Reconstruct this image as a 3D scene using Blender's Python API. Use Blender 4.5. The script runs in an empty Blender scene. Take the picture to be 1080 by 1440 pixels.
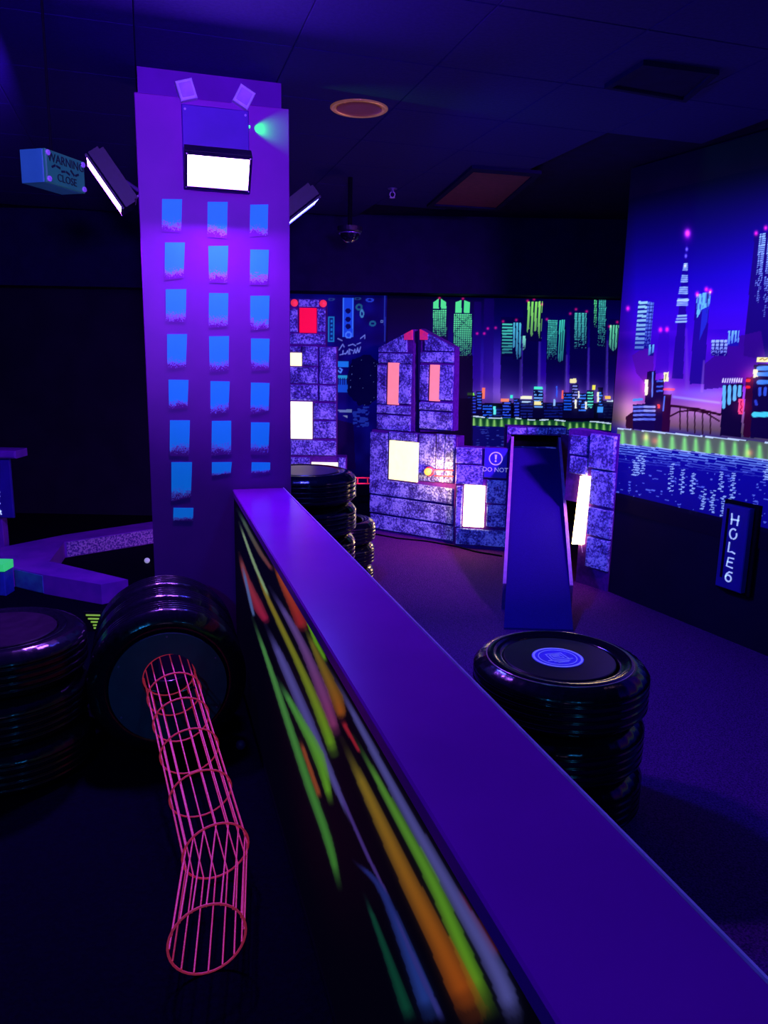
import bpy, bmesh, math, random
import numpy as np
from mathutils import Vector, Matrix

random.seed(7); rng = np.random.default_rng(7)
scene = bpy.context.scene
COL = scene.collection
R = math.radians

# ---------------------------------------------------------------- camera
FPX, PITCH, ROLL, EYE = 1080.0, R(11.6), R(1.1), 1.62
cam_d = bpy.data.cameras.new('camera'); cam = bpy.data.objects.new('camera', cam_d)
COL.objects.link(cam); scene.camera = cam
cam_d.sensor_fit = 'VERTICAL'; cam_d.sensor_height = 24.0
cam_d.lens = 24.0 * FPX / 1440.0
cam_d.clip_start = 0.02
cam.location = (0, 0, EYE)
cam.rotation_euler = (Matrix.Rotation(math.pi / 2 - PITCH, 3, 'X') @ Matrix.Rotation(ROLL, 3, 'Z')).to_euler()

# ---------------------------------------------------------------- world, view
w = bpy.data.worlds.new('world'); scene.world = w; w.use_nodes = True
w.node_tree.nodes['Background'].inputs[0].default_value = (0.01, 0.008, 0.06, 1)
w.node_tree.nodes['Background'].inputs[1].default_value = 0.05
vs = scene.view_settings
vs.view_transform = 'Standard'; vs.look = 'None'; vs.gamma = 1.0
vs.use_curve_mapping = False; vs.exposure = 0.0

UV_VIOLET = (0.30, 0.07, 1.0)      # colour of the ultraviolet floods on the pillar
UV_BLUE = (0.02, 0.30, 1.0)        # colour of the added ceiling floods behind the viewer
P_MAIN, P_SIDE, P_REAR = 34.0, 34.0, 11.0
UV_INDIGO = (0.05, 0.05, 1.0)      # colour of the flood on the pillar's right side

# ---------------------------------------------------------------- pixel helpers
def ray(x, y):
    u = x - 540; v = 720 - y
    c, s = math.cos(ROLL), math.sin(ROLL)
    r = u * c - v * s; t = u * s + v * c
    return Vector((r, FPX * math.cos(PITCH) + t * math.sin(PITCH), -FPX * math.sin(PITCH) + t * math.cos(PITCH))) / FPX
EYEV = Vector((0, 0, EYE))
def on_z(x, y, z=0.0):
    d = ray(x, y); return EYEV + d * ((z - EYE) / d.z)
def on_y(x, y, Y):
    d = ray(x, y); return EYEV + d * (Y / d.y)
def proj_np(X, Y, Z):
    Z = Z - EYE
    zc = Y * math.cos(PITCH) - Z * math.sin(PITCH); t = Y * math.sin(PITCH) + Z * math.cos(PITCH)
    r = X * FPX / zc; t = t * FPX / zc
    c, s = math.cos(ROLL), math.sin(ROLL)
    return 540 + r * c + t * s, 720 - (-r * s + t * c)

class Frame:
    """local (a, b, c) on a vertical surface: a along u, b up, c out along n"""
    def __init__(s, o, u, n, v=(0, 0, 1)):
        s.o = Vector(o); s.u = Vector(u).normalized(); s.v = Vector(v).normalized(); s.n = Vector(n).normalized()
    def P(s, a, b, c=0.0): return s.o + s.u * a + s.v * b + s.n * c
    def px(s, x, y, c=0.0):
        d = ray(x, y); o = s.o + s.n * c
        k = (o - EYEV).dot(s.n) / d.dot(s.n)
        q = EYEV + d * k - s.o
        return q.dot(s.u), q.dot(s.v)
    def rect(s, x0, y0, x1, y1, c=0.0):
        pts = [s.px(x, y, c) for x, y in ((x0, y0), (x1, y0), (x1, y1), (x0, y1))]
        return ((pts[0][0] + pts[3][0]) / 2, (pts[1][0] + pts[2][0]) / 2, (pts[2][1] + pts[3][1]) / 2, (pts[0][1] + pts[1][1]) / 2)

# ---------------------------------------------------------------- materials
def nt(name):
    m = bpy.data.materials.new(name); m.use_nodes = True
    return m, m.node_tree, m.node_tree.nodes['Principled BSDF']
def set_em(b, col, st):
    b.inputs['Emission Color'].default_value = (*col, 1); b.inputs['Emission Strength'].default_value = st
def surf(name, c1, c2=None, scale=30.0, rough=0.6, metal=0.0, bump=0.0, em=None, emst=0.0, detail=3.0, lo=0.35, hi=0.65, spec=0.5):
    m, t, b = nt(name)
    c2 = c2 or tuple(x * 0.8 for x in c1)
    tc = t.nodes.new('ShaderNodeTexCoord'); n = t.nodes.new('ShaderNodeTexNoise')
    n.inputs['Scale'].default_value = scale; n.inputs['Detail'].default_value = detail
    t.links.new(tc.outputs['Object'], n.inputs['Vector'])
    r = t.nodes.new('ShaderNodeValToRGB')
    r.color_ramp.elements[0].position = lo; r.color_ramp.elements[0].color = (*c2, 1)
    r.color_ramp.elements[1].position = hi; r.color_ramp.elements[1].color = (*c1, 1)
    t.links.new(n.outputs[0], r.inputs[0]); t.links.new(r.outputs[0], b.inputs['Base Color'])
    b.inputs['Roughness'].default_value = rough; b.inputs['Metallic'].default_value = metal
    b.inputs['Specular IOR Level'].default_value = spec
    if bump:
        bp = t.nodes.new('ShaderNodeBump'); bp.inputs['Strength'].default_value = bump; bp.inputs['Distance'].default_value = 0.01
        t.links.new(n.outputs[0], bp.inputs['Height']); t.links.new(bp.outputs[0], b.inputs['Normal'])
    if em: set_em(b, em, emst)
    return m
def attr_mat(name, emst, rough=0.7, attr='paint', spec=0.15, refl=1.0):
    m, t, b = nt(name)
    a = t.nodes.new('ShaderNodeAttribute'); a.attribute_name = attr
    mx = t.nodes.new('ShaderNodeMixRGB'); mx.blend_type = 'MULTIPLY'; mx.inputs[0].default_value = 1; mx.inputs[2].default_value = (refl, refl, refl, 1)
    t.links.new(a.outputs['Color'], mx.inputs[1]); t.links.new(mx.outputs[0], b.inputs['Base Color']); t.links.new(a.outputs['Color'], b.inputs['Emission Color'])
    b.inputs['Emission Strength'].default_value = emst; b.inputs['Roughness'].default_value = rough
    b.inputs['Specular IOR Level'].default_value = spec
    return m

M = {}
M['black_wall'] = surf('black_wall', (0.010, 0.006, 0.035), (0.007, 0.004, 0.028), 4, 0.8, spec=0.15)
M['navy_wall'] = surf('navy_wall', (0.012, 0.004, 0.11), (0.008, 0.003, 0.08), 3, 0.75, spec=0.2)
M['ceil_tile'] = surf('ceiling_tile', (0.015, 0.003, 0.15), (0.012, 0.002, 0.13), 60, 0.85, bump=0.2, spec=0.2)
M['ceil_dark'] = surf('ceiling_dark', (0.010, 0.004, 0.06), None, 10, 0.9, spec=0.1)
M['left_floor'] = surf('dark_floor', (0.0008, 0.001, 0.010), (0.0005, 0.0006, 0.006), 80, 0.9, bump=0.3, spec=0.04)
M['carpet'] = surf('carpet', (0.16, 0.020, 0.31), (0.03, 0.005, 0.11), 150, 0.95, bump=0.8, detail=6, spec=0.1)
M['pillar'] = surf('pillar_paint', (0.30, 0.012, 0.42), (0.25, 0.010, 0.38), 5, 0.42, spec=0.35)
M['pillar_core'] = surf('pillar_core_paint', (0.16, 0.008, 0.34), None, 5, 0.6, spec=0.2)
M['ledge'] = surf('ledge_laminate', (0.28, 0.004, 0.46), (0.24, 0.003, 0.41), 3, 0.24, spec=0.40)
M['trim_light'] = surf('trim_edge', (0.6, 0.35, 0.9), None, 20, 0.3)
M['rubber'] = surf('tyre_rubber', (0.006, 0.006, 0.014), (0.003, 0.003, 0.008), 90, 0.16, bump=0.04, spec=0.5)
M['disc_black'] = surf('cover_board', (0.02, 0.008, 0.03), (0.012, 0.004, 0.02), 25, 0.28, spec=0.6)
M['disc_navy'] = surf('hole_board', (0.003, 0.06, 0.11), (0.002, 0.045, 0.09), 20, 0.55)
M['wire_pink'] = surf('fluorescent_pink_wire', (1.0, 0.12, 0.20), (0.8, 0.07, 0.15), 120, 0.45, em=(1.0, 0.045, 0.12), emst=0.16)
M['lamp_black'] = surf('lamp_housing', (0.010, 0.003, 0.035), (0.007, 0.002, 0.025), 40, 0.45)
M['board_blue'] = surf('mount_board', (0.10, 0.006, 0.42), (0.08, 0.005, 0.36), 6, 0.5)
M['steel'] = surf('bracket_steel', (0.25, 0.18, 0.5), None, 30, 0.35, 0.6)
M['white_plastic'] = surf('white_plastic', (0.75, 0.6, 0.9), (0.6, 0.5, 0.85), 40, 0.4)
M['cable_white'] = surf('white_cable', (0.6, 0.6, 0.8), None, 30, 0.5)
M['copper'] = surf('copper_ring', (0.75, 0.35, 0.2), (0.6, 0.25, 0.15), 20, 0.3, 0.7, em=(1, 0.35, 0.15), emst=0.10)  # warm light reflected by the copper, put in as faint emission
M['copper_in'] = surf('copper_reflector', (0.45, 0.08, 0.12), (0.35, 0.06, 0.1), 10, 0.25, 0.6, em=(1.0, 0.16, 0.10), emst=0.035)  # unlit reflector; its warm reflection is put in as emission
M['dome'] = surf('smoked_dome', (0.01, 0.01, 0.02), None, 10, 0.08, spec=0.8)
M['ramp'] = surf('ramp_felt', (0.018, 0.006, 0.24), (0.014, 0.005, 0.20), 150, 0.9, bump=0.2, spec=0.1)
M['board_edge'] = surf('ramp_board', (0.10, 0.05, 0.30), (0.05, 0.02, 0.18), 40, 0.45)
M['hole_black'] = surf('opening_black', (0.004, 0.003, 0.012), None, 10, 0.9, spec=0.1)
M['mortar'] = surf('stone_joint', (0.12, 0.02, 0.32), (0.08, 0.015, 0.24), 40, 0.9, spec=0.1)
M['sign_blue'] = surf('sign_blue', (0.04, 0.03, 0.62), (0.035, 0.025, 0.55), 10, 0.5, em=(0.01, 0.01, 0.6), emst=0.10)
M['sign_navy'] = surf('sign_navy', (0.03, 0.012, 0.40), (0.025, 0.01, 0.34), 10, 0.5)
M['letter'] = surf('fluorescent_white', (0.75, 0.95, 1.0), (0.65, 0.85, 1.0), 60, 0.5, em=(0.55, 0.75, 1.0), emst=0.55)
M['sign_letter'] = surf('sign_white', (0.8, 0.85, 1.0), None, 60, 0.5, em=(0.5, 0.55, 1.0), emst=0.35)
M['kerb'] = surf('kerb_paint', (0.26, 0.03, 0.62), (0.16, 0.02, 0.50), 6, 0.6, bump=0.2)
M['kerb_cyan'] = surf('kerb_cyan_paint', (0.05, 0.30, 0.55), (0.04, 0.12, 0.45), 14, 0.6)
M['green_paint'] = surf('fluorescent_green', (0.1, 1.0, 0.25), None, 30, 0.5, em=(0.03, 0.9, 0.15), emst=0.5)
M['lime_paint'] = surf('fluorescent_lime', (0.6, 1.0, 0.1), None, 30, 0.5, em=(0.35, 0.9, 0.05), emst=0.35)
M['blue_box'] = surf('box_blue', (0.02, 0.08, 0.5), None, 20, 0.5)
M['warn_green'] = surf('warning_green', (0.02, 0.26, 0.13), (0.015, 0.18, 0.12), 12, 0.5, em=(0.01, 0.09, 0.08), emst=0.35)
M['warn_teal'] = surf('warning_teal', (0.04, 0.28, 0.36), (0.03, 0.24, 0.32), 12, 0.5, em=(0.02, 0.14, 0.2), emst=0.10)
M['ink'] = surf('ink', (0.006, 0.02, 0.03), None, 10, 0.7)
M['red_lamp'] = surf('red_lamp', (0.9, 0.05, 0.1), None, 20, 0.4, em=(1.0, 0.03, 0.08), emst=0.7)
M['neon_red'] = surf('neon_red', (0.9, 0.05, 0.1), None, 20, 0.4, em=(1.0, 0.02, 0.06), emst=0.45)
M['roof_pink'] = surf('roof_red_paint', (0.9, 0.05, 0.15), (0.5, 0.03, 0.3), 40, 0.6, em=(0.8, 0.02, 0.12), emst=0.35)
M['vent_lit_red'] = surf('vent_panel', (0.16, 0.02, 0.06), (0.12, 0.015, 0.05), 20, 0.8)  # red cast of warm light put into the hatch colour
M['sticker'] = surf('sticker_blue', (0.10, 0.08, 0.95), None, 20, 0.45, em=(0.02, 0.02, 0.6), emst=0.12)
M['sticker_line'] = surf('sticker_line', (0.45, 0.5, 1.0), None, 20, 0.45, em=(0.2, 0.25, 0.9), emst=0.3)
M['ridge_glint'] = surf('painted_ridge_glint', (0.75, 0.45, 0.55), None, 30, 0.22, 0.6)  # pale colour stands for a highlight on the rubber ridge
M['ball_white'] = surf('ball_white', (0.9, 0.9, 1.0), None, 20, 0.4, em=(0.5, 0.5, 0.8), emst=0.4)
M['ball_blue'] = surf('ball_blue', (0.02, 0.02, 0.16), None, 20, 0.5)
def emis(name, col, st, base=(0.8, 0.8, 0.8)):
    return surf(name, base, None, 15, 0.5, em=col, emst=st)
M['uv_lens'] = None
def lit(name, col, st): M[name] = emis(name, col, st, tuple(min(1, c * .8) for c in col))
lit('win_yellow', (1.0, 0.88, 0.42), 1.5)
lit('win_cream', (1.0, 0.92, 0.62), 1.5)
lit('win_warm', (1.0, 0.72, 0.34), 9.0)
lit('win_strip', (1.0, 0.66, 0.27), 12.0)
lit('win_red', (0.85, 0.0, 0.035), 0.9)
lit('win_pink', (1.0, 0.26, 0.30), 0.85)
lit('bulb_amber', (1.0, 0.5, 0.08), 1.4)
lit('led_green', (0.05, 1.0, 0.25), 2.0)

# stone: dark violet ground, pale speckles that stand proud
def stone_mat():
    m, t, b = nt('speckled_stone')
    L = t.links.new
    tc = t.nodes.new('ShaderNodeTexCoord')
    n1 = t.nodes.new('ShaderNodeTexNoise'); n1.inputs['Scale'].default_value = 58; n1.inputs['Detail'].default_value = 4; n1.inputs['Roughness'].default_value = 0.65
    n2 = t.nodes.new('ShaderNodeTexNoise'); n2.inputs['Scale'].default_value = 9; n2.inputs['Detail'].default_value = 2
    ad = t.nodes.new('ShaderNodeMath'); ad.operation = 'MULTIPLY_ADD'; ad.inputs[1].default_value = 0.55
    L(tc.outputs['Object'], n1.inputs['Vector']); L(tc.outputs['Object'], n2.inputs['Vector'])
    L(n2.outputs[0], ad.inputs[0]); L(n1.outputs[0], ad.inputs[2])
    r = t.nodes.new('ShaderNodeValToRGB'); e = r.color_ramp.elements
    e[0].position = 0.62; e[0].color = (0.035, 0.022, 0.15, 1)
    e[1].position = 0.90; e[1].color = (0.44, 0.55, 1.0, 1)
    k = e.new(0.76); k.color = (0.10, 0.11, 0.52, 1)
    L(ad.outputs[0], r.inputs[0]); L(r.outputs[0], b.inputs['Base Color'])
    em = t.nodes.new('ShaderNodeMixRGB'); em.blend_type = 'MULTIPLY'; em.inputs[0].default_value = 1; em.inputs[2].default_value = (0.12, 0.22, 0.8, 1)
    L(r.outputs[0], em.inputs[1]); L(em.outputs[0], b.inputs['Emission Color']); b.inputs['Emission Strength'].default_value = 0.24
    bp = t.nodes.new('ShaderNodeBump'); bp.inputs['Strength'].default_value = 0.7; bp.inputs['Distance'].default_value = 0.01
    L(ad.outputs[0], bp.inputs['Height']); L(bp.outputs[0], b.inputs['Normal'])
    b.inputs['Roughness'].default_value = 0.8; b.inputs['Specular IOR Level'].default_value = 0.2
    return m
M['stone'] = stone_mat()

# brushed window paint on the pillar: solid at the top, broken speckles at the bottom edge
def window_paint():
    m, t, b = nt('brushed_window_paint'); L = t.links.new
    tc = t.nodes.new('ShaderNodeTexCoord'); sp = t.nodes.new('ShaderNodeSeparateXYZ'); L(tc.outputs['Generated'], sp.inputs[0])
    n = t.nodes.new('ShaderNodeTexNoise'); n.inputs['Scale'].default_value = 170; n.inputs['Detail'].default_value = 5; L(tc.outputs['Object'], n.inputs['Vector'])
    n2 = t.nodes.new('ShaderNodeTexNoise'); n2.inputs['Scale'].default_value = 22; n2.inputs['Detail'].default_value = 3; L(tc.outputs['Object'], n2.inputs['Vector'])
    a = t.nodes.new('ShaderNodeMath'); a.operation = 'MULTIPLY_ADD'; a.inputs[1].default_value = 0.62; L(n.outputs[0], a.inputs[0]); L(sp.outputs[2], a.inputs[2])
    a2 = t.nodes.new('ShaderNodeMath'); a2.operation = 'MULTIPLY_ADD'; a2.inputs[1].default_value = 0.35; L(n2.outputs[0], a2.inputs[0]); L(a.outputs[0], a2.inputs[2])
    r = t.nodes.new('ShaderNodeValToRGB'); e = r.color_ramp.elements
    e[0].position = 0.60; e[0].color = (0.28, 0.011, 0.40, 1)
    e[1].position = 0.80; e[1].color = (0.03, 0.75, 1.0, 1)
    k = e.new(0.66); k.color = (0.60, 0.35, 0.95, 1)
    k = e.new(0.74); k.color = (0.30, 0.45, 1.0, 1)
    L(a2.outputs[0], r.inputs[0])
    L(r.outputs[0], b.inputs['Base Color'])
    g = t.nodes.new('ShaderNodeMath'); g.operation = 'GREATER_THAN'; g.inputs[1].default_value = 0.72; L(a2.outputs[0], g.inputs[0])
    mul = t.nodes.new('ShaderNodeMath'); mul.operation = 'MULTIPLY'; mul.inputs[1].default_value = 0.30; L(g.outputs[0], mul.inputs[0])
    b.inputs['Emission Color'].default_value = (0.0, 0.20, 1.0, 1); L(mul.outputs[0], b.inputs['Emission Strength'])
    b.inputs['Roughness'].default_value = 0.6
    return m
M['win_paint'] = window_paint()
M['mural'] = attr_mat('fluorescent_mural', 0.92, refl=0.4)
M['streaks'] = attr_mat('printed_streaks', 0.50, 0.5, spec=0.04)
M['kerb_speckle'] = surf('kerb_speckle', (0.6, 0.4, 0.85), (0.10, 0.03, 0.4), 70, 0.7, bump=0.5, detail=5, lo=0.42, hi=0.58)

# ---------------------------------------------------------------- mesh helpers
def tag(o, label=None, cat=None, group=None, kind=None):
    if label: o['label'] = label
    if cat: o['category'] = cat
    if group: o['group'] = group
    if kind: o['kind'] = kind
    return o
def thing(name, loc, label, cat, group=None):
    o = bpy.data.objects.new(name, None); COL.objects.link(o); o.location = loc
    o.empty_display_size = 0.1
    return tag(o, label, cat, group)
def mk(name, V, F, mat, root=None, smooth=False):
    """V in world space; the object's origin is the root's base or the mesh's own base centre"""
    V = [Vector(v) for v in V]
    if root is None:
        xs = [v.x for v in V]; ys = [v.y for v in V]; zs = [v.z for v in V]
        base = Vector(((min(xs) + max(xs)) / 2, (min(ys) + max(ys)) / 2, min(zs)))
    else:
        base = Vector(root.location); q = root.parent
        while q: base += Vector(q.location); q = q.parent
    me = bpy.data.meshes.new(name); me.from_pydata([v - base for v in V], [], F); me.update()
    bm = bmesh.new(); bm.from_mesh(me); bmesh.ops.recalc_face_normals(bm, faces=bm.faces); bm.to_mesh(me); bm.free()
    if mat: me.materials.append(mat)
    if smooth:
        for p in me.polygons: p.use_smooth = True
    o = bpy.data.objects.new(name, me); COL.objects.link(o)
    if root is None: o.location = base
    else: o.parent = root
    return o
def bevel_box(fr, a0, a1, b0, b1, c0, c1, bev=0.0):
    """vertices, faces of a chamfered box in a frame"""
    if bev <= 0:
        V = [fr.P(a, b, c) for c in (c0, c1) for a, b in ((a0, b0), (a1, b0), (a1, b1), (a0, b1))]
        return V, [(0, 3, 2, 1), (4, 5, 6, 7), (0, 1, 5, 4), (1, 2, 6, 5), (2, 3, 7, 6), (3, 0, 4, 7)]
    bv = min(bev, abs(a1 - a0) * .4, abs(b1 - b0) * .4, abs(c1 - c0) * .9)
    rings = [(0, c0), (0, c1 - bv), (bv, c1)]
    V = [fr.P(a, b, c) for i, c in rings for a, b in ((a0 + i, b0 + i), (a1 - i, b0 + i), (a1 - i, b1 - i), (a0 + i, b1 - i))]
    F = [(0, 3, 2, 1), (8, 9, 10, 11)]
    for r_ in (0, 4):
        for k in range(4): F.append((r_ + k, r_ + (k + 1) % 4, r_ + 4 + (k + 1) % 4, r_ + 4 + k))
    return V, F
def fbox(name, fr, a0, a1, b0, b1, c0, c1, mat, root=None, bev=0.0):
    return mk(name, *bevel_box(fr, a0, a1, b0, b1, c0, c1, bev), mat, root)
def fpoly(name, fr, pts, c0, c1, mat, root=None):
    n = len(pts); V = [fr.P(a, b, c0) for a, b in pts] + [fr.P(a, b, c1) for a, b in pts]
    F = [tuple(range(n))[::-1], tuple(range(n, 2 * n))] + [(k, (k + 1) % n, n + (k + 1) % n, n + k) for k in range(n)]
    return mk(name, V, F, mat, root)
WF = Frame((0, 0, 0), (1, 0, 0), (0, 1, 0))            # plain world axes: a=x, b=z, c=y
def wbox(name, x0, x1, y0, y1, z0, z1, mat, root=None, bev=0.0):
    return fbox(name, WF, x0, x1, z0, z1, y0, y1, mat, root, bev)
def basis(d):
    d = Vector(d).normalized(); a = Vector((0, 0, 1)) if abs(d.z) < .9 else Vector((1, 0, 0))
    u = d.cross(a).normalized(); return u, d.cross(u).normalized()
def tube(pts, rad, seg=8, closed=False):
    pts = [Vector(p) for p in pts]; n = len(pts); V = []; F = []
    for i, p in enumerate(pts):
        if closed: d = pts[(i + 1) % n] - pts[i - 1]
        else: d = pts[min(i + 1, n - 1)] - pts[max(i - 1, 0)]
        if i == 0 or (u.dot(d.normalized()) > .95): u, v = basis(d)
        else:
            dn = d.normalized(); u = (u - dn * u.dot(dn)).normalized(); v = dn.cross(u)
        for k in range(seg):
            a = 2 * math.pi * k / seg; V.append(p + (u * math.cos(a) + v * math.sin(a)) * rad)
    for i in range(n if closed else n - 1):
        j = (i + 1) % n
        for k in range(seg):
            l = (k + 1) % seg; F.append((i * seg + k, i * seg + l, j * seg + l, j * seg + k))
    if not closed:
        F.append(tuple(range(seg))); F.append(tuple((n - 1) * seg + k for k in range(seg)))
    return V, F
def lathe(c, axis, prof, seg=48, u=None):
    """prof: (radius, height along axis)"""
    ax = Vector(axis).normalized(); u0, v0 = basis(ax); c = Vector(c)
    V = []; F = []; n = len(prof)
    for k in range(seg):
        a = 2 * math.pi * k / seg; d = u0 * math.cos(a) + v0 * math.sin(a)
        for r, h in prof: V.append(c + d * r + ax * h)
    for k in range(seg):
        l = (k + 1) % seg
        for i in range(n - 1): F.append((k * n + i, l * n + i, l * n + i + 1, k * n + i + 1))
    if prof[0][0] > 1e-4 and prof[-1][0] > 1e-4 and prof[0] != prof[-1]:
        F.append(tuple(k * n for k in range(seg))); F.append(tuple(k * n + n - 1 for k in range(seg)))
    return V, F
def disc(c, axis, r, th, seg=40):
    return lathe(c, axis, [(r, 0), (r, th * .7), (r - th * .3, th)], seg)
def ribbon_parts(fr, strokes, wdt, c0, c1):
    """strokes: polylines in frame (a, b); one mesh of thin flat strokes"""
    V = []; F = []
    for st in strokes:
        pts = [Vector((a, b)) for a, b in st]; n = len(pts); o = len(V)
        for i, p in enumerate(pts):
            d = (pts[min(i + 1, n - 1)] - pts[max(i - 1, 0)]).normalized(); nn = Vector((-d.y, d.x)) * wdt / 2
            if i == 0: p = p - d * wdt * .4
            if i == n - 1: p = p + d * wdt * .4
            for q in (p + nn, p - nn):
                V += [fr.P(q.x, q.y, c0), fr.P(q.x, q.y, c1)]
        for i in range(n - 1):
            b = o + i * 4
            F += [(b + 1, b + 3, b + 7, b + 5), (b, b + 4, b + 6, b + 2), (b, b + 1, b + 5, b + 4), (b + 2, b + 6, b + 7, b + 3)]
        F += [(o, o + 2, o + 3, o + 1), (o + n * 4 - 4, o + n * 4 - 3, o + n * 4 - 1, o + n * 4 - 2)]
    return V, F
def arc(cx, cy, rx, ry, a0, a1, n=12):
    return [(cx + rx * math.cos(R(a0 + (a1 - a0) * i / n)), cy + ry * math.sin(R(a0 + (a1 - a0) * i / n))) for i in range(n + 1)]
def text_on(name, fr, txt, a, b, size, mat, root, c=0.001, sx=1.0, align='CENTER'):
    cu = bpy.data.curves.new(name, 'FONT'); cu.body = txt; cu.size = size; cu.extrude = 0.0008; cu.align_x = align; cu.align_y = 'CENTER'; cu.resolution_u = 3
    o = bpy.data.objects.new(name, cu); COL.objects.link(o)
    bpy.context.view_layer.update()
    me = bpy.data.meshes.new_from_object(o.evaluated_get(bpy.context.evaluated_depsgraph_get()))
    V = [fr.P(a + v.co.x * sx, b + v.co.y, c + v.co.z + 0.0008) for v in me.vertices]; F = [tuple(p.vertices) for p in me.polygons]
    bpy.data.objects.remove(o); bpy.data.curves.remove(cu); bpy.data.meshes.remove(me)
    return mk(name, V, F, mat, root)

# ---------------------------------------------------------------- painting (flat print) on a dense grid
def s2l(c):
    c = np.clip(c, 0, 1); return np.where(c <= 0.04045, c / 12.92, ((c + 0.055) / 1.055) ** 2.4)
def vnoise(x, y, seed):
    xi = np.floor(x).astype(int); yi = np.floor(y).astype(int); xf = x - xi; yf = y - yi
    def h(i, j):
        v = (i * 374761393 + j * 668265263 + seed * 1442695041) & 0xffffffff
        v = ((v ^ (v >> 13)) * 1274126177) & 0xffffffff
        return ((v ^ (v >> 16)) & 0xffff) / 65535.0
    sx = xf * xf * (3 - 2 * xf); sy = yf * yf * (3 - 2 * yf)
    return (h(xi, yi) * (1 - sx) + h(xi + 1, yi) * sx) * (1 - sy) + (h(xi, yi + 1) * (1 - sx) + h(xi + 1, yi + 1) * sx) * sy
class Paint:
    def __init__(s, fr, As, Bs, c=0.004):
        s.fr = fr; A, B = np.meshgrid(As, Bs, indexing='ij'); s.shape = A.shape; s.na, s.nb = A.shape
        W = [fr.o[i] + fr.u[i] * A + fr.v[i] * B + fr.n[i] * c for i in range(3)]
        s.W = np.stack([q.ravel() for q in W], 1)
        s.x, s.y = proj_np(s.W[:, 0], s.W[:, 1], s.W[:, 2])
        s.a, s.b = A.ravel(), B.ravel()
        s.c = np.zeros((len(s.x), 3))
    def fill(s, col, m): 
        m = np.asarray(m, float)[:, None]; s.c = s.c * (1 - m) + np.array(col) / 255.0 * m
    def add(s, col, m): s.c = s.c + np.array(col) / 255.0 * np.asarray(m, float)[:, None]
    def poly(s, pts, col, al=1.0, m=None):
        k = s.inside(pts) * al
        s.fill(col, k if m is None else k * m)
    def inside(s, pts):
        r = np.zeros(len(s.x), bool); n = len(pts)
        for i in range(n):
            x0, y0 = pts[i]; x1, y1 = pts[(i + 1) % n]
            if y0 == y1: continue
            t = ((y0 > s.y) != (y1 > s.y)) & (s.x < (x1 - x0) * (s.y - y0) / (y1 - y0) + x0); r ^= t
        return r.astype(float)
    def rect(s, x0, y0, x1, y1, lean=0.0, slope=0.0):
        xm = (x0 + x1) / 2; ym = (y0 + y1) / 2
        X = s.x - lean * (s.y - ym); Y = s.y - slope * (X - xm)
        return ((X >= x0) & (X < x1) & (Y >= y0) & (Y < y1)).astype(float), X, Y
    def glow(s, x, y, rx, ry, col, amp=1.0):
        s.add(col, amp * np.exp(-((s.x - x) / rx) ** 2 - ((s.y - y) / ry) ** 2))
    def line(s, pts, hw, col, al=1.0, soft=0.6):
        hw = hw if isinstance(hw, (list, tuple)) else [hw] * len(pts)
        best = np.zeros(len(s.x))
        for i in range(len(pts) - 1):
            (x0, y0), (x1, y1) = pts[i], pts[i + 1]; dx, dy = x1 - x0, y1 - y0; L2 = dx * dx + dy * dy
            t = np.clip(((s.x - x0) * dx + (s.y - y0) * dy) / L2, 0, 1)
            d = np.hypot(s.x - x0 - t * dx, s.y - y0 - t * dy); h = hw[i] + (hw[i + 1] - hw[i]) * t
            best = np.maximum(best, np.clip((h + soft * .5 - d) / soft, 0, 1))
        s.fill(col, best * al); return best
    def ramp(s, v, stops):
        v = np.clip(v, stops[0][0], stops[-1][0]); xs = [q[0] for q in stops]
        s.c = np.stack([np.interp(v, xs, [q[1][k] for q in stops]) for k in range(3)], 1) / 255.0
    def build(s, name, mat, root):
        na, nb = s.na, s.nb
        base = np.array(root.location)
        me = bpy.data.meshes.new(name)
        i, j = np.meshgrid(np.arange(na - 1), np.arange(nb - 1), indexing='ij'); k = (i * nb + j).ravel()
        q = np.stack([k, k + nb, k + nb + 1, k + 1], 1)
        # face direction towards the frame normal
        p = s.W[q[0]]; nn = np.cross(p[1] - p[0], p[2] - p[0])
        if nn @ np.array(s.fr.n) < 0: q = q[:, ::-1]
        nf = len(q)
        me.vertices.add(na * nb); me.vertices.foreach_set('co', (s.W - base).ravel())
        me.loops.add(nf * 4); me.loops.foreach_set('vertex_index', q.ravel().astype(np.int32))
        me.polygons.add(nf); me.polygons.foreach_set('loop_start', np.arange(nf, dtype=np.int32) * 4)
        me.update(calc_edges=True)
        at = me.color_attributes.new('paint', 'FLOAT_COLOR', 'POINT')
        rgba = np.ones((na * nb, 4), np.float32); rgba[:, :3] = s2l(s.c); at.data.foreach_set('color', rgba.ravel())
        me.materials.append(mat)
        o = bpy.data.objects.new(name, me); COL.objects.link(o); o.parent = root
        return o

# ================================================================ THE SETTING
CEIL = 2.80
AX = R(17.0)
FW = Vector((-math.sin(AX), math.cos(AX), 0)); RT = Vector((math.cos(AX), math.sin(AX), 0))   # room axis: along the barrier, across it
RWD = Vector((0.43665, -0.89963, 0)); RW = Frame((1.591, 5.199, 0), RWD, (-0.89963, -0.43665, 0))
YB = 7.5
floor = tag(wbox('floor', -5.0, 6.5, -3.0, YB + .2, -0.12, 0.0, M['left_floor']), kind='structure')
ceiling = tag(wbox('ceiling', -5.0, 6.5, -3.0, YB + .2, CEIL + 0.03, CEIL + 0.12, M['ceil_dark']), kind='structure')
tag(wbox('wall_left', -5.15, -5.0, -3.0, YB + .2, 0, CEIL + .1, M['black_wall']), kind='structure')
tag(wbox('wall_rear', -5.0, 6.5, -3.15, -3.0, 0, CEIL + .1, M['black_wall']), kind='structure')
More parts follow.
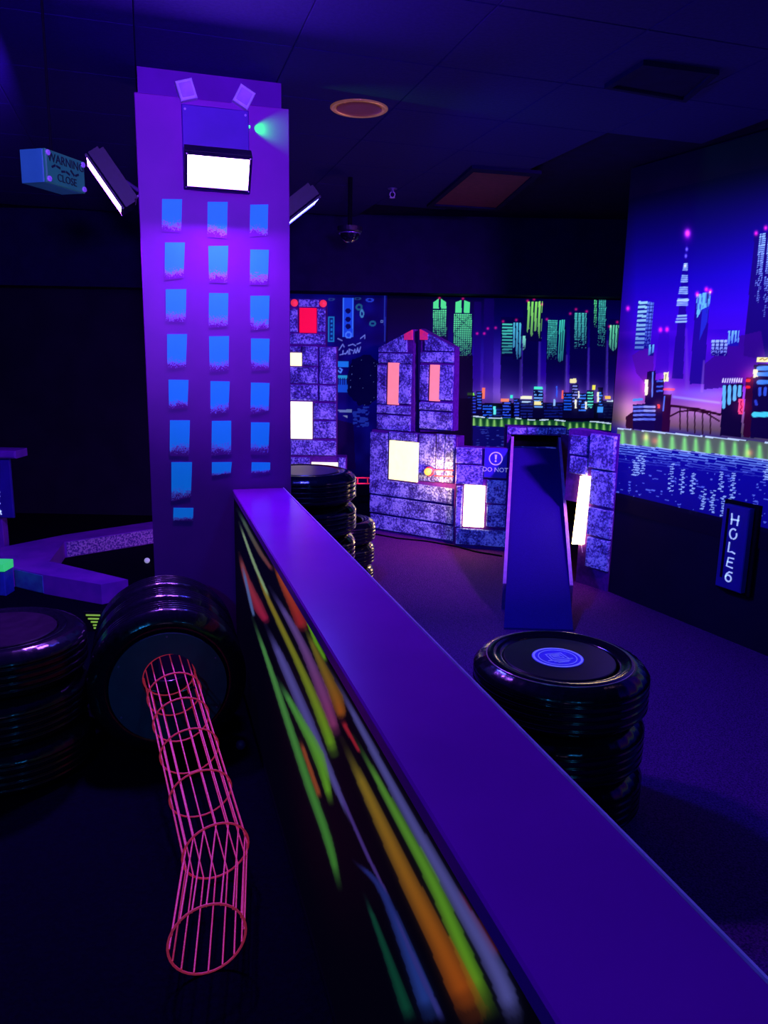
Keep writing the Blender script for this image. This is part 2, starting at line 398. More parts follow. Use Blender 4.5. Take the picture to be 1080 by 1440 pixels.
tag(wbox('wall_far_right', 6.5, 6.65, -3.0, YB + .2, 0, CEIL + .1, M['black_wall']), kind='structure')
wall_back = tag(wbox('wall_back', -5.0, 6.5, YB, YB + .15, 0, CEIL + .1, M['black_wall']), kind='structure')
wall_right = tag(fbox('wall_right', RW, -0.10, 9.0, 0, CEIL + .02, -0.15, 0, M['black_wall']), kind='structure')
tag(wbox('trim_1', -5.0, 6.5, YB - 0.30, YB, 2.17, CEIL + .03, M['ceil_dark']), kind='structure')     # dropped bulkhead above the far wall
# ceiling tiles, laid along the room axis
tl = 0.6
tm = None
for i in range(-6, 8):
    for j in range(0, 13):
        c = RT * (i + .5) * tl + FW * (j * tl) + Vector((0, 0, CEIL))
        if not (-4.6 < c.x < 4.2 and -.5 < c.y < 6.85): continue
        q = (c - RW.o); 
        if q.dot(RW.n) < 0.45: continue
        if tm is None:
            fr = Frame((0, 0, 0), RT, (0, 0, -1), FW); h = tl / 2 - .0015
            V, F = bevel_box(fr, -h, h, -h, h, -0.028, 0.0, 0.003)
            tm = bpy.data.meshes.new('ceiling_tile'); tm.from_pydata(V, [], F); tm.materials.append(M['ceil_tile']); tm.update()
            bm = bmesh.new(); bm.from_mesh(tm); bmesh.ops.recalc_face_normals(bm, faces=bm.faces); bm.to_mesh(tm); bm.free()
        o = bpy.data.objects.new('tile', tm); COL.objects.link(o); o.parent = ceiling; o.location = c - ceiling.location
# carpet of the right-hand course
LA = on_z(325, 687, .97); LB = on_z(400, 687, .97)
LEND = LA.lerp(LB, .5)                                   # centre of the barrier's far end
cp0 = LEND - FW * 5.2; cp1 = LEND + FW * 4.05
cpt = [(cp0.x, cp0.y), (5.4, -2.4), tuple((RW.o + RWD * 8.4)[:2]), tuple(RW.o[:2]), (1.9, YB - .02), (cp1.x, YB - .02)]
V = [Vector((x, y, z)) for z in (0.0, 0.012) for x, y in cpt]; n = len(cpt)
tag(mk('floor_carpet', V, [tuple(range(n))[::-1], tuple(range(n, 2 * n))] + [(k, (k + 1) % n, n + (k + 1) % n, n + k) for k in range(n)], M['carpet']), kind='structure')
FZ = 0.012

# ---------------------------------------------------------------- mural on the far wall
BF = Frame((0, YB, 0), (1, 0, 0), (0, -1, 0))
def tower(p, x0, x1, yt, yb, style, col, lean=-0.01, seed=0, px=None, py=None, shaft=None, base=(6, 0, 60), bright=1.0):
    m, X, Y = p.rect(x0, yt, x1, yb, lean)
    f = np.clip((yb - p.y) / (yb - yt), 0, 1)
    nz = vnoise(p.x * 0.9, p.y * 0.9, seed)
    broken = (nz < 0.35 + f * 1.1)
    if style == 'v': pat = ((X - x0) / (px or 4.6) % 1 < .62) & (f + (vnoise(X / 4.0, X * 0, seed) - .5) * .5 > .12)
    elif style == 'h': pat = ((Y - yt) / (py or 4.0) % 1 < .55) & (f > .04)
    elif style == 'g': pat = ((Y - yt) / (py or 3.4) % 1 < .72) & ((X - x0) / (px or 3.2) % 1 < .72) & broken
    else: pat = broken
    c = np.array(col) * (0.55 + 0.45 * bright)
    p.fill(base, m)
    p.fill(tuple(c), m * pat * (0.35 + 0.65 * f ** .5))
pb = Paint(BF, np.arange(0.0, 2.45, 0.005), np.arange(0.72, 2.165, 0.005))
pb.ramp(pb.y, [(405, (0, 0, 38)), (450, (4, 0, 80)), (490, (14, 0, 125)), (525, (34, 2, 150)), (548, (52, 22, 140)), (575, (45, 22, 95)), (590, (8, 4, 40)), (603, (8, 10, 90)), (660, (4, 0, 70))])
left_fade = np.clip((pb.x - 596) / 60, 0, 1) * 0.40 + 0.60
pb.c = pb.c * left_fade[:, None]
for gx, gy, rx, ry, a in ((700, 520, 26, 40, .25), (715, 556, 45, 14, .32), (790, 555, 60, 16, .30), (850, 560, 30, 15, .2)):
    pb.glow(gx, gy, rx, ry, (105, 85, 125), a * 1.5)
shafts = [(606, 630, 470), (636, 664, 500), (704, 734, 492), (735, 757, 478), (768, 796, 505), (801, 826, 488), (829, 853, 485), (855, 873, 495), (874, 882, 500), (666, 676, 470), (680, 694, 466)]
for i, (a, b, t) in enumerate(shafts):
    m, X, Y = pb.rect(a, t - 46, b, 575, -0.012)
    f = np.clip((572 - pb.y) / 60, 0, 1) ** .7
    pb.fill((3, 0, 62) if i < 9 else (20, 0, 105), m * f * (0.9 if i < 9 else .5))
for a, t in ((733.5, 478), (759, 470), (797, 500), (828, 490), (854, 480)):
    pb.line([(a, t), (a - 1.5, 560)], [1.2, 2.5], (95, 70, 190), .45, 2)
G1, G2, G3 = (90, 235, 150), (70, 205, 190), (140, 240, 110)
for a, b, c in ((609.5, 617, 0), (620, 627.5, 0), (640.5, 649, 1), (652.5, 660.5, 1)):
    pb.poly([(a, 434 if not c else 440), (a, 425), ((a + b) / 2 if 0 else (b if a in (609.5, 640.5) else a), 420 if not c else 422), (b, 425), (b, 434 if not c else 440)], (80, 230, 140))
tower(pb, 609, 628, 436, 478, 'g', G1, seed=1, px=2.7, py=2.9)
tower(pb, 638, 663, 441.5, 506, 'g', G1, seed=2, px=2.9, py=3.0)
tower(pb, 706, 720.5, 455, 501, 'h', G2, py=4.4, seed=3); tower(pb, 721.5, 733.5, 454, 505, 'v', (80, 190, 230), px=4.2, seed=4)
tower(pb, 741.5, 762, 424, 480, 'v', G3, px=5.0, seed=5, lean=-.03)
tower(pb, 735, 739, 472, 493, 'x', (130, 230, 210), seed=6)
tower(pb, 770, 783, 450, 506, 'g', G2, seed=7, px=2.3, py=2.6, lean=-.03); tower(pb, 785.5, 793, 450, 511, 'v', (60, 205, 190), px=3.0, seed=8, lean=-.05)
tower(pb, 808, 824.5, 440, 490, 'g', (80, 215, 210), seed=9, px=5.0, py=2.3)
tower(pb, 835.5, 839, 419, 462, 'g', G1, seed=10, px=2, py=2); tower(pb, 841.5, 852, 415, 488, 'g', G2, seed=11, px=2.6, py=2.6, lean=-.03)
tower(pb, 857, 871, 457, 500, 'v', (100, 220, 170), px=4.0, seed=12, lean=-.04)
tower(pb, 875.5, 880, 486, 500, 'x', (90, 180, 220), seed=13)
for x, y in ((618, 419), (651, 420), (707.5, 452), (726, 450), (742, 423), (751, 421), (762, 428), (769, 449), (802, 441), (810, 435), (825, 438), (836, 417), (844, 411), (853, 414), (857, 459), (868, 453), (873, 456), (671, 469), (681, 469), (686, 462), (697, 461), (882, 433)):
    pb.glow(x, y, 1.9, 1.9, (230, 20, 70), .9)
low = [(657, 670, 556, (40, 60, 200)), (670, 678, 550, (40, 80, 210)), (678, 693, 568, (30, 90, 230)), (693, 707, 573, (20, 30, 110)), (706, 719, 564, (40, 80, 230)), (722, 731, 560, (40, 70, 220)), (731, 750, 562, (20, 30, 120)), (750, 764, 548, (90, 150, 240)), (764, 792, 566, (10, 20, 110)), (792, 806, 552, (20, 80, 220)), (804, 813, 540, (110, 120, 220)), (813, 825, 553, (50, 110, 240)), (825, 835, 549, (80, 220, 200)), (841, 848, 545, (40, 110, 230)), (848, 872, 563, (12, 16, 60))]
mb, _, _ = pb.rect(640, 567, 900, 592); pb.fill((2, 0, 22), mb)
for i, (a, b, t, c) in enumerate(low):
    m, X, Y = pb.rect(a, t, b, 588, 0); pb.fill((5, 2, 48), m)
    pat = ((Y - t - 2) / 4.2 % 1 < .5) & (Y < t + 26) & (vnoise(X / 3, Y / 3, 40 + i) > .25) & (X > a + 1) & (X < b - 1); pb.fill(c, m * pat)
for x, y, ww, hh, c in ((662, 554, 5, 1.8, (120, 220, 60)), (680, 553, 2, 8, (235, 110, 90)), (710, 563, 6, 2.2, (245, 120, 100)), (740, 559, 8, 2, (235, 225, 190)), (740, 565, 6, 1, (160, 190, 240)), (756, 567, 5, 2.4, (245, 215, 150)), (757, 545.5, 6, 1.8, (70, 230, 190)), (719.5, 558, 1.8, 2.2, (60, 220, 200)), (806, 535.5, 4.5, 3, (225, 215, 160)), (835, 545, 2.2, 3.5, (245, 215, 80)), (791, 555, 1.2, 6, (235, 90, 90)), (809.5, 568, 1.3, 6, (245, 235, 210)), (814, 555, 1, 5, (235, 230, 220)), (824, 570, 1.2, 5, (230, 230, 230)), (841, 558, 1.4, 7, (245, 240, 200)), (854.5, 559, 4, 2.4, (250, 170, 80)), (862, 564, 9, .9, (180, 200, 240)), (868, 570, 2.4, 5.5, (215, 225, 190)), (844, 576, 4, 4, (60, 140, 240)), (695.5, 577, 1.8, 6, (90, 220, 220)), (779.5, 566, 1.4, 5, (130, 170, 240)), (783, 551, 1, 8, (50, 80, 220)), (872, 553, 3.5, 3.5, (200, 60, 70))):
    m, _, _ = pb.rect(x - ww, y - hh, x + ww, y + hh); pb.fill(c, m); pb.glow(x, y, ww + 4, hh + 4, c, .14)
def bank(p, f_top, f_bot, x0, x1, spacing, ncone, grey, cone, edge):
    yt, yb = f_top(p.x), f_bot(p.x); m = ((p.y > yt) & (p.y < yb) & (p.x > x0) & (p.x < x1)).astype(float)
    p.fill(grey, m)
    ph = ((p.x - x0) / spacing + .25 * vnoise(p.x / 30, p.x * 0, 3)) % 1; v = np.clip((p.y - yt) / (yb - yt), 0, 1)
    k = np.exp(-((ph - .5) / (.13 + .15 * v)) ** 2) * np.clip(v * 3.5, 0, 1)
    p.fill(cone, m * k * .9)
    e = ((np.abs(p.y - yt) < edge) & (p.x > x0) & (p.x < x1) & (vnoise(p.x / 9, p.x * 0, 8) > .33)).astype(float); p.fill((190, 215, 240), e)
bank(pb, lambda x: 586 + (x - 663) * .045 + np.sin(x / 9) * .8, lambda x: 598.5 + (x - 663) * .04, 663, 872, 9.6, 20, (12, 62, 40), (150, 220, 110), .9)
m = (pb.y > 599 + (pb.x - 663) * .04) & (pb.x > 660)
pb.fill((8, 6, 96), m.astype(float) * .9)
pb.fill((60, 80, 200), m * (vnoise(pb.x / 7, pb.y / 1.1, 21) > .78) * .6)
pb.fill((2, 0, 26), ((pb.x < 663) & (pb.y > 560)).astype(float) * .9); pb.fill((2, 0, 28), ((pb.x > 640) & (pb.x < 665) & (pb.y > 500)).astype(float) * .75)
pb.build('mural', M['mural'], wall_back)

# ---------------------------------------------------------------- sign mural on the far wall, left of the castle
pp = Paint(BF, np.arange(-1.6, -0.005, 0.006), np.arange(0.35, 2.165, 0.006))
pp.ramp(pp.y, [(415, (2, 2, 86)), (520, (2, 2, 104)), (600, (6, 2, 92)), (680, (4, 0, 60))])
nz = vnoise(pp.x / 14, pp.y / 14, 5); pp.add((6, 10, 60), (nz - .5) * .7)
def prect(x0, y0, x1, y1, col, al=1.0, lean=0):
    m, X, Y = pp.rect(x0, y0, x1, y1, lean); pp.fill(col, m * al); return m
for ox in (0,):
    prect(482, 419, 497, 474, (18, 62, 205)); prect(482, 419, 483.5, 474, (50, 110, 240)); prect(495.5, 419, 497, 474, (50, 110, 240))
    for yy in (437, 449, 459):
        m = (np.hypot(pp.x - 489.5, pp.y - yy) < 3.8).astype(float); pp.fill((2, 4, 80), m)
    pp.fill((60, 110, 230), (np.abs(np.hypot(pp.x - 490, pp.y - 471) - 4) < 1.2).astype(float))
    prect(461.5, 445, 470, 481, (20, 110, 180)); prect(463, 447, 468.5, 479, (2, 30, 110))
    for yy in range(450, 480, 6): prect(464.5, yy, 467.5, yy + 3, (20, 100, 190))
    prect(474, 508, 490, 516, (20, 110, 215)); prect(474, 528, 490, 533, (30, 140, 190)); prect(474, 534, 489, 552, (14, 70, 190))
    for k in range(5): prect(475 + k * 3, 531, 476.6 + k * 3, 541, (2, 20, 110))
    pp.line([(475, 521), (479, 524), (481, 520), (478, 518)], 1.0, (70, 130, 240))
    pp.poly([(474, 576), (495, 576), (495, 580.5), (478, 580)], (92, 110, 170)); pp.poly([(481, 584), (489, 584), (489, 588)], (110, 125, 170))
# brushed reversed lettering
for st in ([(478, 499), (486, 497)], [(482, 498), (482.5, 493)], [(486, 498), (489, 493), (490, 498)], [(492, 498), (491, 491), (496, 493)], [(497, 497), (499, 491), (500, 496)], [(501, 496), (503, 489), (504, 495)], [(505, 495), (507, 488)],
           [(477, 492), (482, 484), (484, 488)], [(490, 486), (496, 484), (500, 486)], [(502, 484), (507, 482)], [(475, 476), (481, 479)], [(507, 476), (513, 471), (513, 476)]):
    pp.line(st, 0.75, (105, 125, 215), .9)
for x, y, rx, ry, c in ((505, 432, 5, 5, (25, 90, 120)), (509, 441, 3, 6, (60, 130, 180)), (524, 455, 5, 4, (20, 90, 130)), (520, 422, 6, 3, (30, 60, 190)), (537, 452, 2, 2, (90, 120, 190)), (503, 420, 5, 2, (25, 60, 110)), (466, 421, 5, 2, (30, 60, 120))):
    d = np.hypot((pp.x - x) / rx, (pp.y - y) / ry); pp.fill(c, ((d < 1) & (d > .45)).astype(float) * .9)
tree = (np.hypot((pp.x - 513) / 26, (pp.y - 535) / 36) < 1 + .15 * (vnoise(pp.x / 5, pp.y / 5, 9) - .5)); pp.fill((2, 0, 44), tree.astype(float) * .85)
pp.fill((90, 110, 200), tree * (vnoise(pp.x / 2.2, pp.y / 2.2, 31) > .94) * .8)
pp.poly([(474, 590), (497, 596), (500, 660), (474, 660)], (10, 0, 50), .8)
m, X, Y = pp.rect(496, 572, 519, 600); pp.fill((24, 40, 150), m * (vnoise(pp.x / 4, pp.y / 2.5, 33) > .5))
pp.fill((30, 50, 160), ((np.abs(pp.x - 541) < 1) & (pp.y < 480)).astype(float) * .8)
pp.build('mural', M['mural'], wall_back)

# ---------------------------------------------------------------- mural on the right-hand wall
aa = np.concatenate([np.arange(-0.09, 1.40, 0.005), np.arange(1.40, 3.6, 0.015)])
pr = Paint(RW, aa, np.arange(0.60, 2.64, 0.005))
yw = 612 + (pr.x - 880) * .2                        # water's edge
pr.ramp(pr.b, [(0.60, (0, 0, 30)), (0.70, (2, 0, 44)), (0.74, (10, 0, 90)), (0.9, (6, 0, 130)), (1.12, (6, 6, 165)), (1.22, (84, 66, 84)), (1.32, (104, 70, 135)), (1.42, (92, 30, 155)), (1.56, (74, 6, 180)), (1.9, (44, 0, 195)), (2.1, (18, 0, 170)), (2.3, (6, 0, 120)), (2.5, (2, 0, 70)), (2.62, (0, 0, 32))])
fade = np.clip((pr.x - 873) / 22, 0, 1); pr.c *= (0.72 + .28 * fade)[:, None]
nz = vnoise(pr.x / 34, pr.y / 22, 71) - .5
pr.add((40, 10, 30), nz * 1.0 * ((pr.b > 1.2) & (pr.b < 1.8)))
for gx, gy, rx, ry, c, a in ((905, 560, 34, 36, (170, 50, 110), .22), (884, 585, 16, 30, (190, 150, 120), .55), (1000, 553, 60, 9, (50, 130, 150), .35), (985, 580, 55, 20, (150, 110, 90), .35), (960, 520, 40, 30, (60, 30, 90), .3), (1050, 540, 40, 30, (120, 10, 60), .35), (1010, 560, 40, 20, (120, 90, 150), .25)):
    pr.glow(gx, gy, rx, ry, c, a)
def C8(cx, cy): return 880 + cx / 4.0, 300 + cy / 4.0
def q8(*p): return [C8(*k) for k in p]
# haze-blue shafts
for pts, c, a in ((q8((300, 520), (340, 520), (322, 930), (258, 930)), (20, 0, 120), .8), (q8((395, 470), (475, 440), (440, 960), (358, 960)), (20, 0, 125), .85), (q8((190, 665), (245, 665), (240, 900), (160, 900)), (45, 0, 170), .6), (q8((725, 120), (1100, 60), (1100, 900), (660, 800)), (12, 0, 96), .95), (q8((440, 850), (640, 690), (760, 660), (800, 900), (800, 960), (440, 990)), (46, 2, 120), .8), (q8((35, 800), (80, 770), (160, 740), (150, 1000), (60, 900)), (70, 10, 130), .6)):
    m = pr.inside(pts) * np.clip((1.9 if 0 else (pr.b - 1.18) / .22), 0, 1); pr.fill(c, m * a)
pr.line(q8((340, 650), (345, 990)), [1, 3], (120, 80, 200), .35, 3); pr.line(q8((440, 830), (428, 1000)), [1, 2], (170, 120, 220), .45, 2)
def tower8(x0, y0, x1, y1, style, col, lean, seed, px=None, py=None, base=(10, 0, 110)):
    a, b = C8(x0, y0); c, d = C8(x1, y1); tower(pr, a, c, b, d, style, col, lean, seed, px, py, base=base)
tower8(60, 495, 112, 770, 'h', (150, 220, 235), -.09, 50, py=6.3, base=(16, 20, 140)); tower8(112, 500, 146, 760, 'g', (90, 130, 220), -.09, 51, 4, 5, base=(12, 10, 130))
tower8(128, 738, 158, 800, 'v', (100, 190, 240), -.05, 52, 5, base=(14, 6, 120))
# needle tower
pr.poly(q8((338, 170), (350, 170), (352, 500), (300, 500), (322, 300)), (14, 0, 130), .75)
for y in range(285, 530, 11):
    wd = 9 + (y - 285) * .10
    cx = 338 - (y - 285) * .075
    if (y // 11) % 6 in (0, 5): continue
    pr.line(q8((cx - wd, y), (cx + wd * .8, y)), .95, (150, 205, 250), .95, .8)
for y in (575, 592, 608): pr.line(q8((293 - (y - 575) * .3, y + 2), (340, y)), 1.2, (150, 205, 250), .95, .8)
pr.line(q8((293, 492), (350, 487)), 1.4, (170, 220, 255), 1, .8)
for x, y in ((343, 202), (338, 240), (334, 295)): pr.glow(*C8(x, y), 1.6, 2.6, (150, 150, 230), .8)
pr.glow(*C8(347, 112), 3.6, 5.0, (255, 90, 190), 1.0); pr.glow(*C8(347, 118), 7, 11, (140, 0, 110), .5)
# slab tower with lit top
m = pr.inside(q8((397, 458), (478, 440), (470, 520), (430, 540), (400, 590))); pr.fill((95, 190, 235), m * (.55 + .45 * (vnoise(pr.x / 1.6, pr.y / 9, 55) > .35)))
pr.line(q8((462, 450), (455, 560)), .8, (8, 0, 90), .9)
pr.poly(q8((430, 540), (470, 520), (455, 620), (412, 720)), (30, 60, 215), .6)
# right-hand giant
for x, t, bb, k in ((738, 116, 480, 60), (748, 114, 560, 67), (759, 112, 540, 61), (784, 109, 560, 68), (795, 107, 580, 62), (806, 105, 540, 63), (830, 100, 560, 64), (850, 100, 560, 65), (880, 100, 560, 66)):
    a, b_ = C8(x, t); c_, d_ = C8(x + 10, bb); m, X, Y = pr.rect(a, b_, c_, d_, -.09); f = np.clip((d_ - pr.y) / (d_ - b_), 0, 1)
    pr.fill((140, 205, 255), m * ((Y - b_) / 3.1 % 1 < .55) * (vnoise(X / 2, Y / 3.1, k) < .25 + f) * (.4 + .6 * f))
# mid blocks
tower8(482, 712, 570, 800, 'g', (150, 190, 255), -.03, 70, 6, 5, base=(16, 0, 110)); tower8(575, 660, 636, 748, 'v', (110, 190, 250), -.06, 71, 4.6, base=(18, 10, 150))
for x, y in ((402, 455), (453, 428), (476, 438), (733, 112), (787, 82), (195, 655), (232, 653), (12, 535)): pr.glow(*C8(x, y), 2.6, 3.4, (255, 40, 90), .95)
# near buildings
dk = (14, 0, 46)
pr.poly(q8((0, 1145), (40, 1115), (40, 1215), (0, 1205)), (45, 8, 40)); pr.poly(q8((40, 1075), (165, 1070), (165, 1225), (40, 1215)), (12, 0, 70))
pr.poly(q8((108, 1030), (122, 890), (168, 885), (168, 940), (215, 930), (210, 1225), (162, 1225), (162, 1072), (108, 1072)), (16, 0, 62)); pr.poly(q8((212, 1020), (256, 1018), (246, 1230), (202, 1230)), (40, 0, 50))
for k, y in enumerate((1088, 1110, 1133, 1158)):
    pr.line(q8((46, y + 2), (100, y)), 1.5, (110, 130, 235), .95, .9); pr.line(q8((106, y), (162, y + 1)), 1.6, (150, 165, 240) if k < 2 else (90, 110, 225), .95, .9)
pr.line(q8((152, 895), (148, 1030)), 1.0, (90, 130, 235)); pr.line(q8((218, 1030), (210, 1110)), 1.0, (70, 110, 230))
for y in (945, 975, 1000): pr.line(q8((176, y), (205, y - 2)), 1.2, (60, 100, 230), .9)
pr.line(q8((45, 1050), (90, 1046)), 1.8, (70, 150, 235), .9)
for pts, c in ((q8((108, 935), (128, 935), (122, 1022), (106, 1022)), (250, 225, 190)), (q8((214, 895), (240, 893), (240, 945), (214, 948)), (225, 240, 170)), (q8((178, 1075), (192, 1073), (192, 1098), (178, 1098)), (250, 40, 60))):
    pr.poly(pts, c)
pr.line(q8((226, 905), (222, 935)), .7, (30, 60, 30), .9)
for x in (216, 236, 258): pr.line(q8((x, 990), (x + 12, 990)), 1.6, (250, 60, 110), .9, .8)
for x, y in ((116, 960), (114, 1000), (226, 920), (185, 1086), (245, 992)): pr.glow(*C8(x, y), 7, 8, (255, 120, 70) if x < 200 else (220, 190, 90), .28)
# bridge
pr.line(q8((256, 1083), (400, 1100), (530, 1132)), 1.7, (40, 4, 30)); pr.line(q8((252, 1140), (300, 1115), (370, 1108), (450, 1122), (525, 1168)), 1.1, (40, 4, 30))
for x, t, b in ((305, 1092, 1215), (347, 1096, 1225), (388, 1100, 1235), (432, 1112, 1240), (476, 1122, 1240)): pr.line(q8((x, t), (x, b)), .9, (36, 6, 30))
for x in range(268, 535, 9): pr.glow(*C8(x, 1032 + (x - 268) * .13), 1.7, 1.7, (60, 200, 195), .22)
# tower gate and neon block
pr.poly(q8((545, 965), (660, 955), (648, 1260), (530, 1250)), (10, 0, 48)); 
for i, x in enumerate((548, 578, 608, 636)): pr.line(q8((x + 6, 975), (x + 3, 1090 - i * 22)), 2.4, (100, 200, 250), .95)
for x in range(545, 660, 13): pr.line(q8((x, 950), (x + 4, 930)), .9, (215, 215, 245))
pr.poly(q8((676, 925), (722, 918), (715, 1260), (660, 1260)), (44, 0, 44)); pr.poly(q8((722, 850), (1200, 830), (1200, 1290), (700, 1262)), (10, 0, 58))
pr.poly(q8((635, 1045), (665, 1045), (660, 1130), (632, 1130)), (245, 70, 120)); pr.line(q8((650, 1055), (646, 1075), (654, 1090), (644, 1105), (652, 1120)), .8, (120, 0, 40))
for x, y in ((688, 940), (687, 978)): pr.line(q8((x - 5, y), (x + 5, y)), 2.2, (235, 30, 40), .9)
pr.poly(q8((738, 812), (1000, 806), (1000, 832), (736, 838)), (240, 240, 150)); pr.line(q8((755, 823), (770, 816), (780, 826), (800, 815)), .8, (120, 100, 20))
pr.poly(q8((718, 880), (742, 876), (742, 920), (716, 925)), (245, 240, 170))
for y in (872, 905, 950): pr.line(q8((748, y), (1100, y - 6)), 3.0, (60, 140, 240), .9)
for x in (755, 785, 815): pr.line(q8((x, 985), (x - 2, 1020)), 2.2, (50, 90, 225), .9)
pr.line(q8((722, 1132), (1100, 1130)), 3.6, (70, 215, 235)); pr.line(q8((730, 1055), (735, 1075)), 2, (40, 60, 190))
for x, y, c in ((730, 900, (230, 200, 100)), (800, 820, (220, 220, 90)), (648, 1085, (230, 40, 90)), (690, 930, (220, 40, 60)), (900, 1130, (40, 160, 190))): pr.glow(*C8(x, y), 12, 12, c, .25)
# lit bank and water
ft = lambda x: 603.5 + (x - 880) * .095 + np.where(x > 1000, (x - 1000) * .0, 0); fb = lambda x: 624.5 + (x - 880) * .108
m = (pr.y > fb(pr.x)) & (pr.b > .70)
pr.fill((8, 4, 148), m.astype(float) * .75)
rs = pr.y - fb(pr.x)
k = m & (rs < 26) & ((rs / 3.6 + .35 * vnoise(pr.x / 16, pr.y / 3, 80)) % 1 < .42) & (vnoise(pr.x / 13, rs / 3.6, 81) > .28); pr.fill((120, 160, 250), k * np.clip(1.05 - rs / 30, .2, 1))
k = m & (rs >= 14) & (rs < 95) & ((rs / 4.0) % 1 < .5) & (vnoise(pr.x / 5, rs / 4.0, 83) > .80); pr.fill((95, 120, 245), k * .75)
for x0, r0, r1 in ((898, 14, 44), (905, 10, 40), (893, 22, 44), (945, 20, 60), (960, 26, 62), (975, 30, 60), (1015, 24, 52), (1032, 22, 60), (990, 50, 80), (1003, 50, 84), (1018, 56, 88), (1028, 56, 80), (1078, 8, 30), (1082, 8, 30)):
    k = m & (np.abs(pr.x + .06 * (rs - r0) - x0 - 2 * np.sin(rs)) < 2.2) & (rs > r0) & (rs < r1) & ((rs / 3.4) % 1 < .55); pr.fill((150, 185, 255), k * .9)
pr.fill((2, 0, 28), ((pr.b < .725) & (pr.x < 1190)).astype(float) * .9)
bank(pr, ft, fb, 868, 1700, 17.5, 20, (84, 96, 92), (135, 240, 130), .9)
for x, y in ((908, 615), (921, 620), (1054, 637)): pr.glow(x, y, 5, 5, (200, 60, 30), .5)
pr.fill((200, 225, 250), ((np.abs(pr.y - fb(pr.x) - 1.2) < 1.0) & (pr.x > 868)).astype(float) * .55)
pr.build('mural', M['mural'], wall_right)

# ================================================================ BARRIER
bw = 0.122                                            # half width of the ledge
def BFp(a, c, z): return LEND + RT * a - FW * c + Vector((0, 0, z - LEND.z))
LZ = 0.97; BL = 4.3
bar = thing('barrier', Vector((LEND.x, LEND.y, 0)) - FW * 2.0, 'waist-high divider wall with a flat violet ledge and colourful light streaks on its side', 'barrier')
BFr = Frame(Vector((LEND.x, LEND.y, 0)), -FW, -RT)      # a: towards the viewer, c: out of the streaked side
fbox('core', BFr, 0.0, BL, 0.0, LZ - .03, -bw + .012, bw - .012, M['black_wall'], bar)
led = fbox('ledge', Frame(Vector((LEND.x, LEND.y, 0)), -FW, (0, 0, 1), RT), -0.0, BL, -bw, bw, LZ - .03, LZ, M['ledge'], bar, 0.004)
fbox('edge_trim', BFr, 0.0, BL, LZ - .028, LZ + .0015, -bw - .004, -bw, M['trim_light'], bar)
ps = Paint(BFr, np.arange(0.0, 3.35, 0.007), np.arange(0.05, LZ - .035, 0.005), c=bw - .006)
def CS(p): return [(320 + x / 1.871, 670 + y / 1.871) for x, y in p]
ps.c[:] = np.array((3, 2, 16)) / 255
def streak(pts, hw, c0, c1=None, al=.95):
    pts = CS(pts); hw = [h * 1.75 / 1.871 / 2 for h in hw]; c1 = c1 or c0; n = len(pts)
    # smooth the polyline, then brush it in one pass
    P = np.array(pts); Wd = np.array(hw); E = np.vstack([2 * P[0] - P[1], P, 2 * P[-1] - P[-2]]); Q = []; QW = []
    for i in range(n - 1):
        for t in np.linspace(0, 1, 7)[:-1]:
            a, b, c, d = E[i:i + 4]
            Q.append(.5 * (2 * b + (c - a) * t + (2 * a - 5 * b + 4 * c - d) * t * t + (3 * b - a - 3 * c + d) * t ** 3)); QW.append(Wd[i] + (Wd[i + 1] - Wd[i]) * t)
    Q.append(P[-1]); QW.append(Wd[-1]); N = len(Q)
    best = np.zeros(len(ps.x)); ct = np.zeros(len(ps.x))
    for i in range(N - 1):
        (x0, y0), (x1, y1) = Q[i], Q[i + 1]; dx, dy = x1 - x0, y1 - y0
        t = np.clip(((ps.x - x0) * dx + (ps.y - y0) * dy) / (dx * dx + dy * dy + 1e-9), 0, 1)
        dd = np.hypot(ps.x - x0 - t * dx, ps.y - y0 - t * dy); h = QW[i] + (QW[i + 1] - QW[i]) * t; s = (i + t) / (N - 1)
        m = np.exp(-(dd / (h * .95)) ** 2 * np.where(dd < h, .45, 1.4)) * np.clip(s * 6, .15, 1) * np.clip((1 - s) * 9, 0, 1)
        k = m > best; best = np.where(k, m, best); ct = np.where(k, s, ct)
    m = (best * al)[:, None]; colr = (np.array(c0)[None, :] * (1 - ct[:, None]) + np.array(c1)[None, :] * ct[:, None]) / 255.0
    ps.c = ps.c * (1 - m) + colr * m
LAV = (98, 92, 165); GRN = (115, 185, 35); ORA = (190, 92, 30); REDS = (185, 38, 52); PNK = (165, 60, 110)
streak([(600, 1080), (711, 1270)], [6, 16], (110, 22, 44))
streak([(260, 490), (350, 660), (480, 900), (600, 1110), (711, 1310), (760, 1440)], [4, 10, 16, 22, 28, 30], LAV, (100, 100, 175))
streak([(120, 225), (150, 290), (180, 350), (200, 400)], [5, 12, 18, 20], ORA, REDS)
streak([(200, 390), (245, 490), (285, 580), (302, 635)], [4, 12, 20, 14], (120, 130, 40), ORA)
streak([(205, 370), (230, 430), (262, 490)], [3, 6, 5], GRN)
streak([(330, 680), (450, 900), (560, 1110), (700, 1440)], [5, 14, 20, 28], (95, 160, 60), GRN)
streak([(300, 690), (380, 860), (470, 1050), (560, 1230), (660, 1440)], [8, 18, 26, 34, 48], (150, 140, 40), (195, 82, 22))
streak([(300, 640), (350, 730)], [8, 4], REDS)
streak([(70, 235), (110, 330), (190, 500), (250, 640), (285, 745)], [3, 7, 11, 17, 14], (165, 120, 40), GRN)
streak([(110, 290), (190, 430), (250, 570), (292, 690)], [5, 12, 18, 12], LAV, PNK)
streak([(30, 200), (50, 270), (80, 340), (105, 385)], [4, 10, 16, 10], (160, 80, 60), (180, 30, 70))
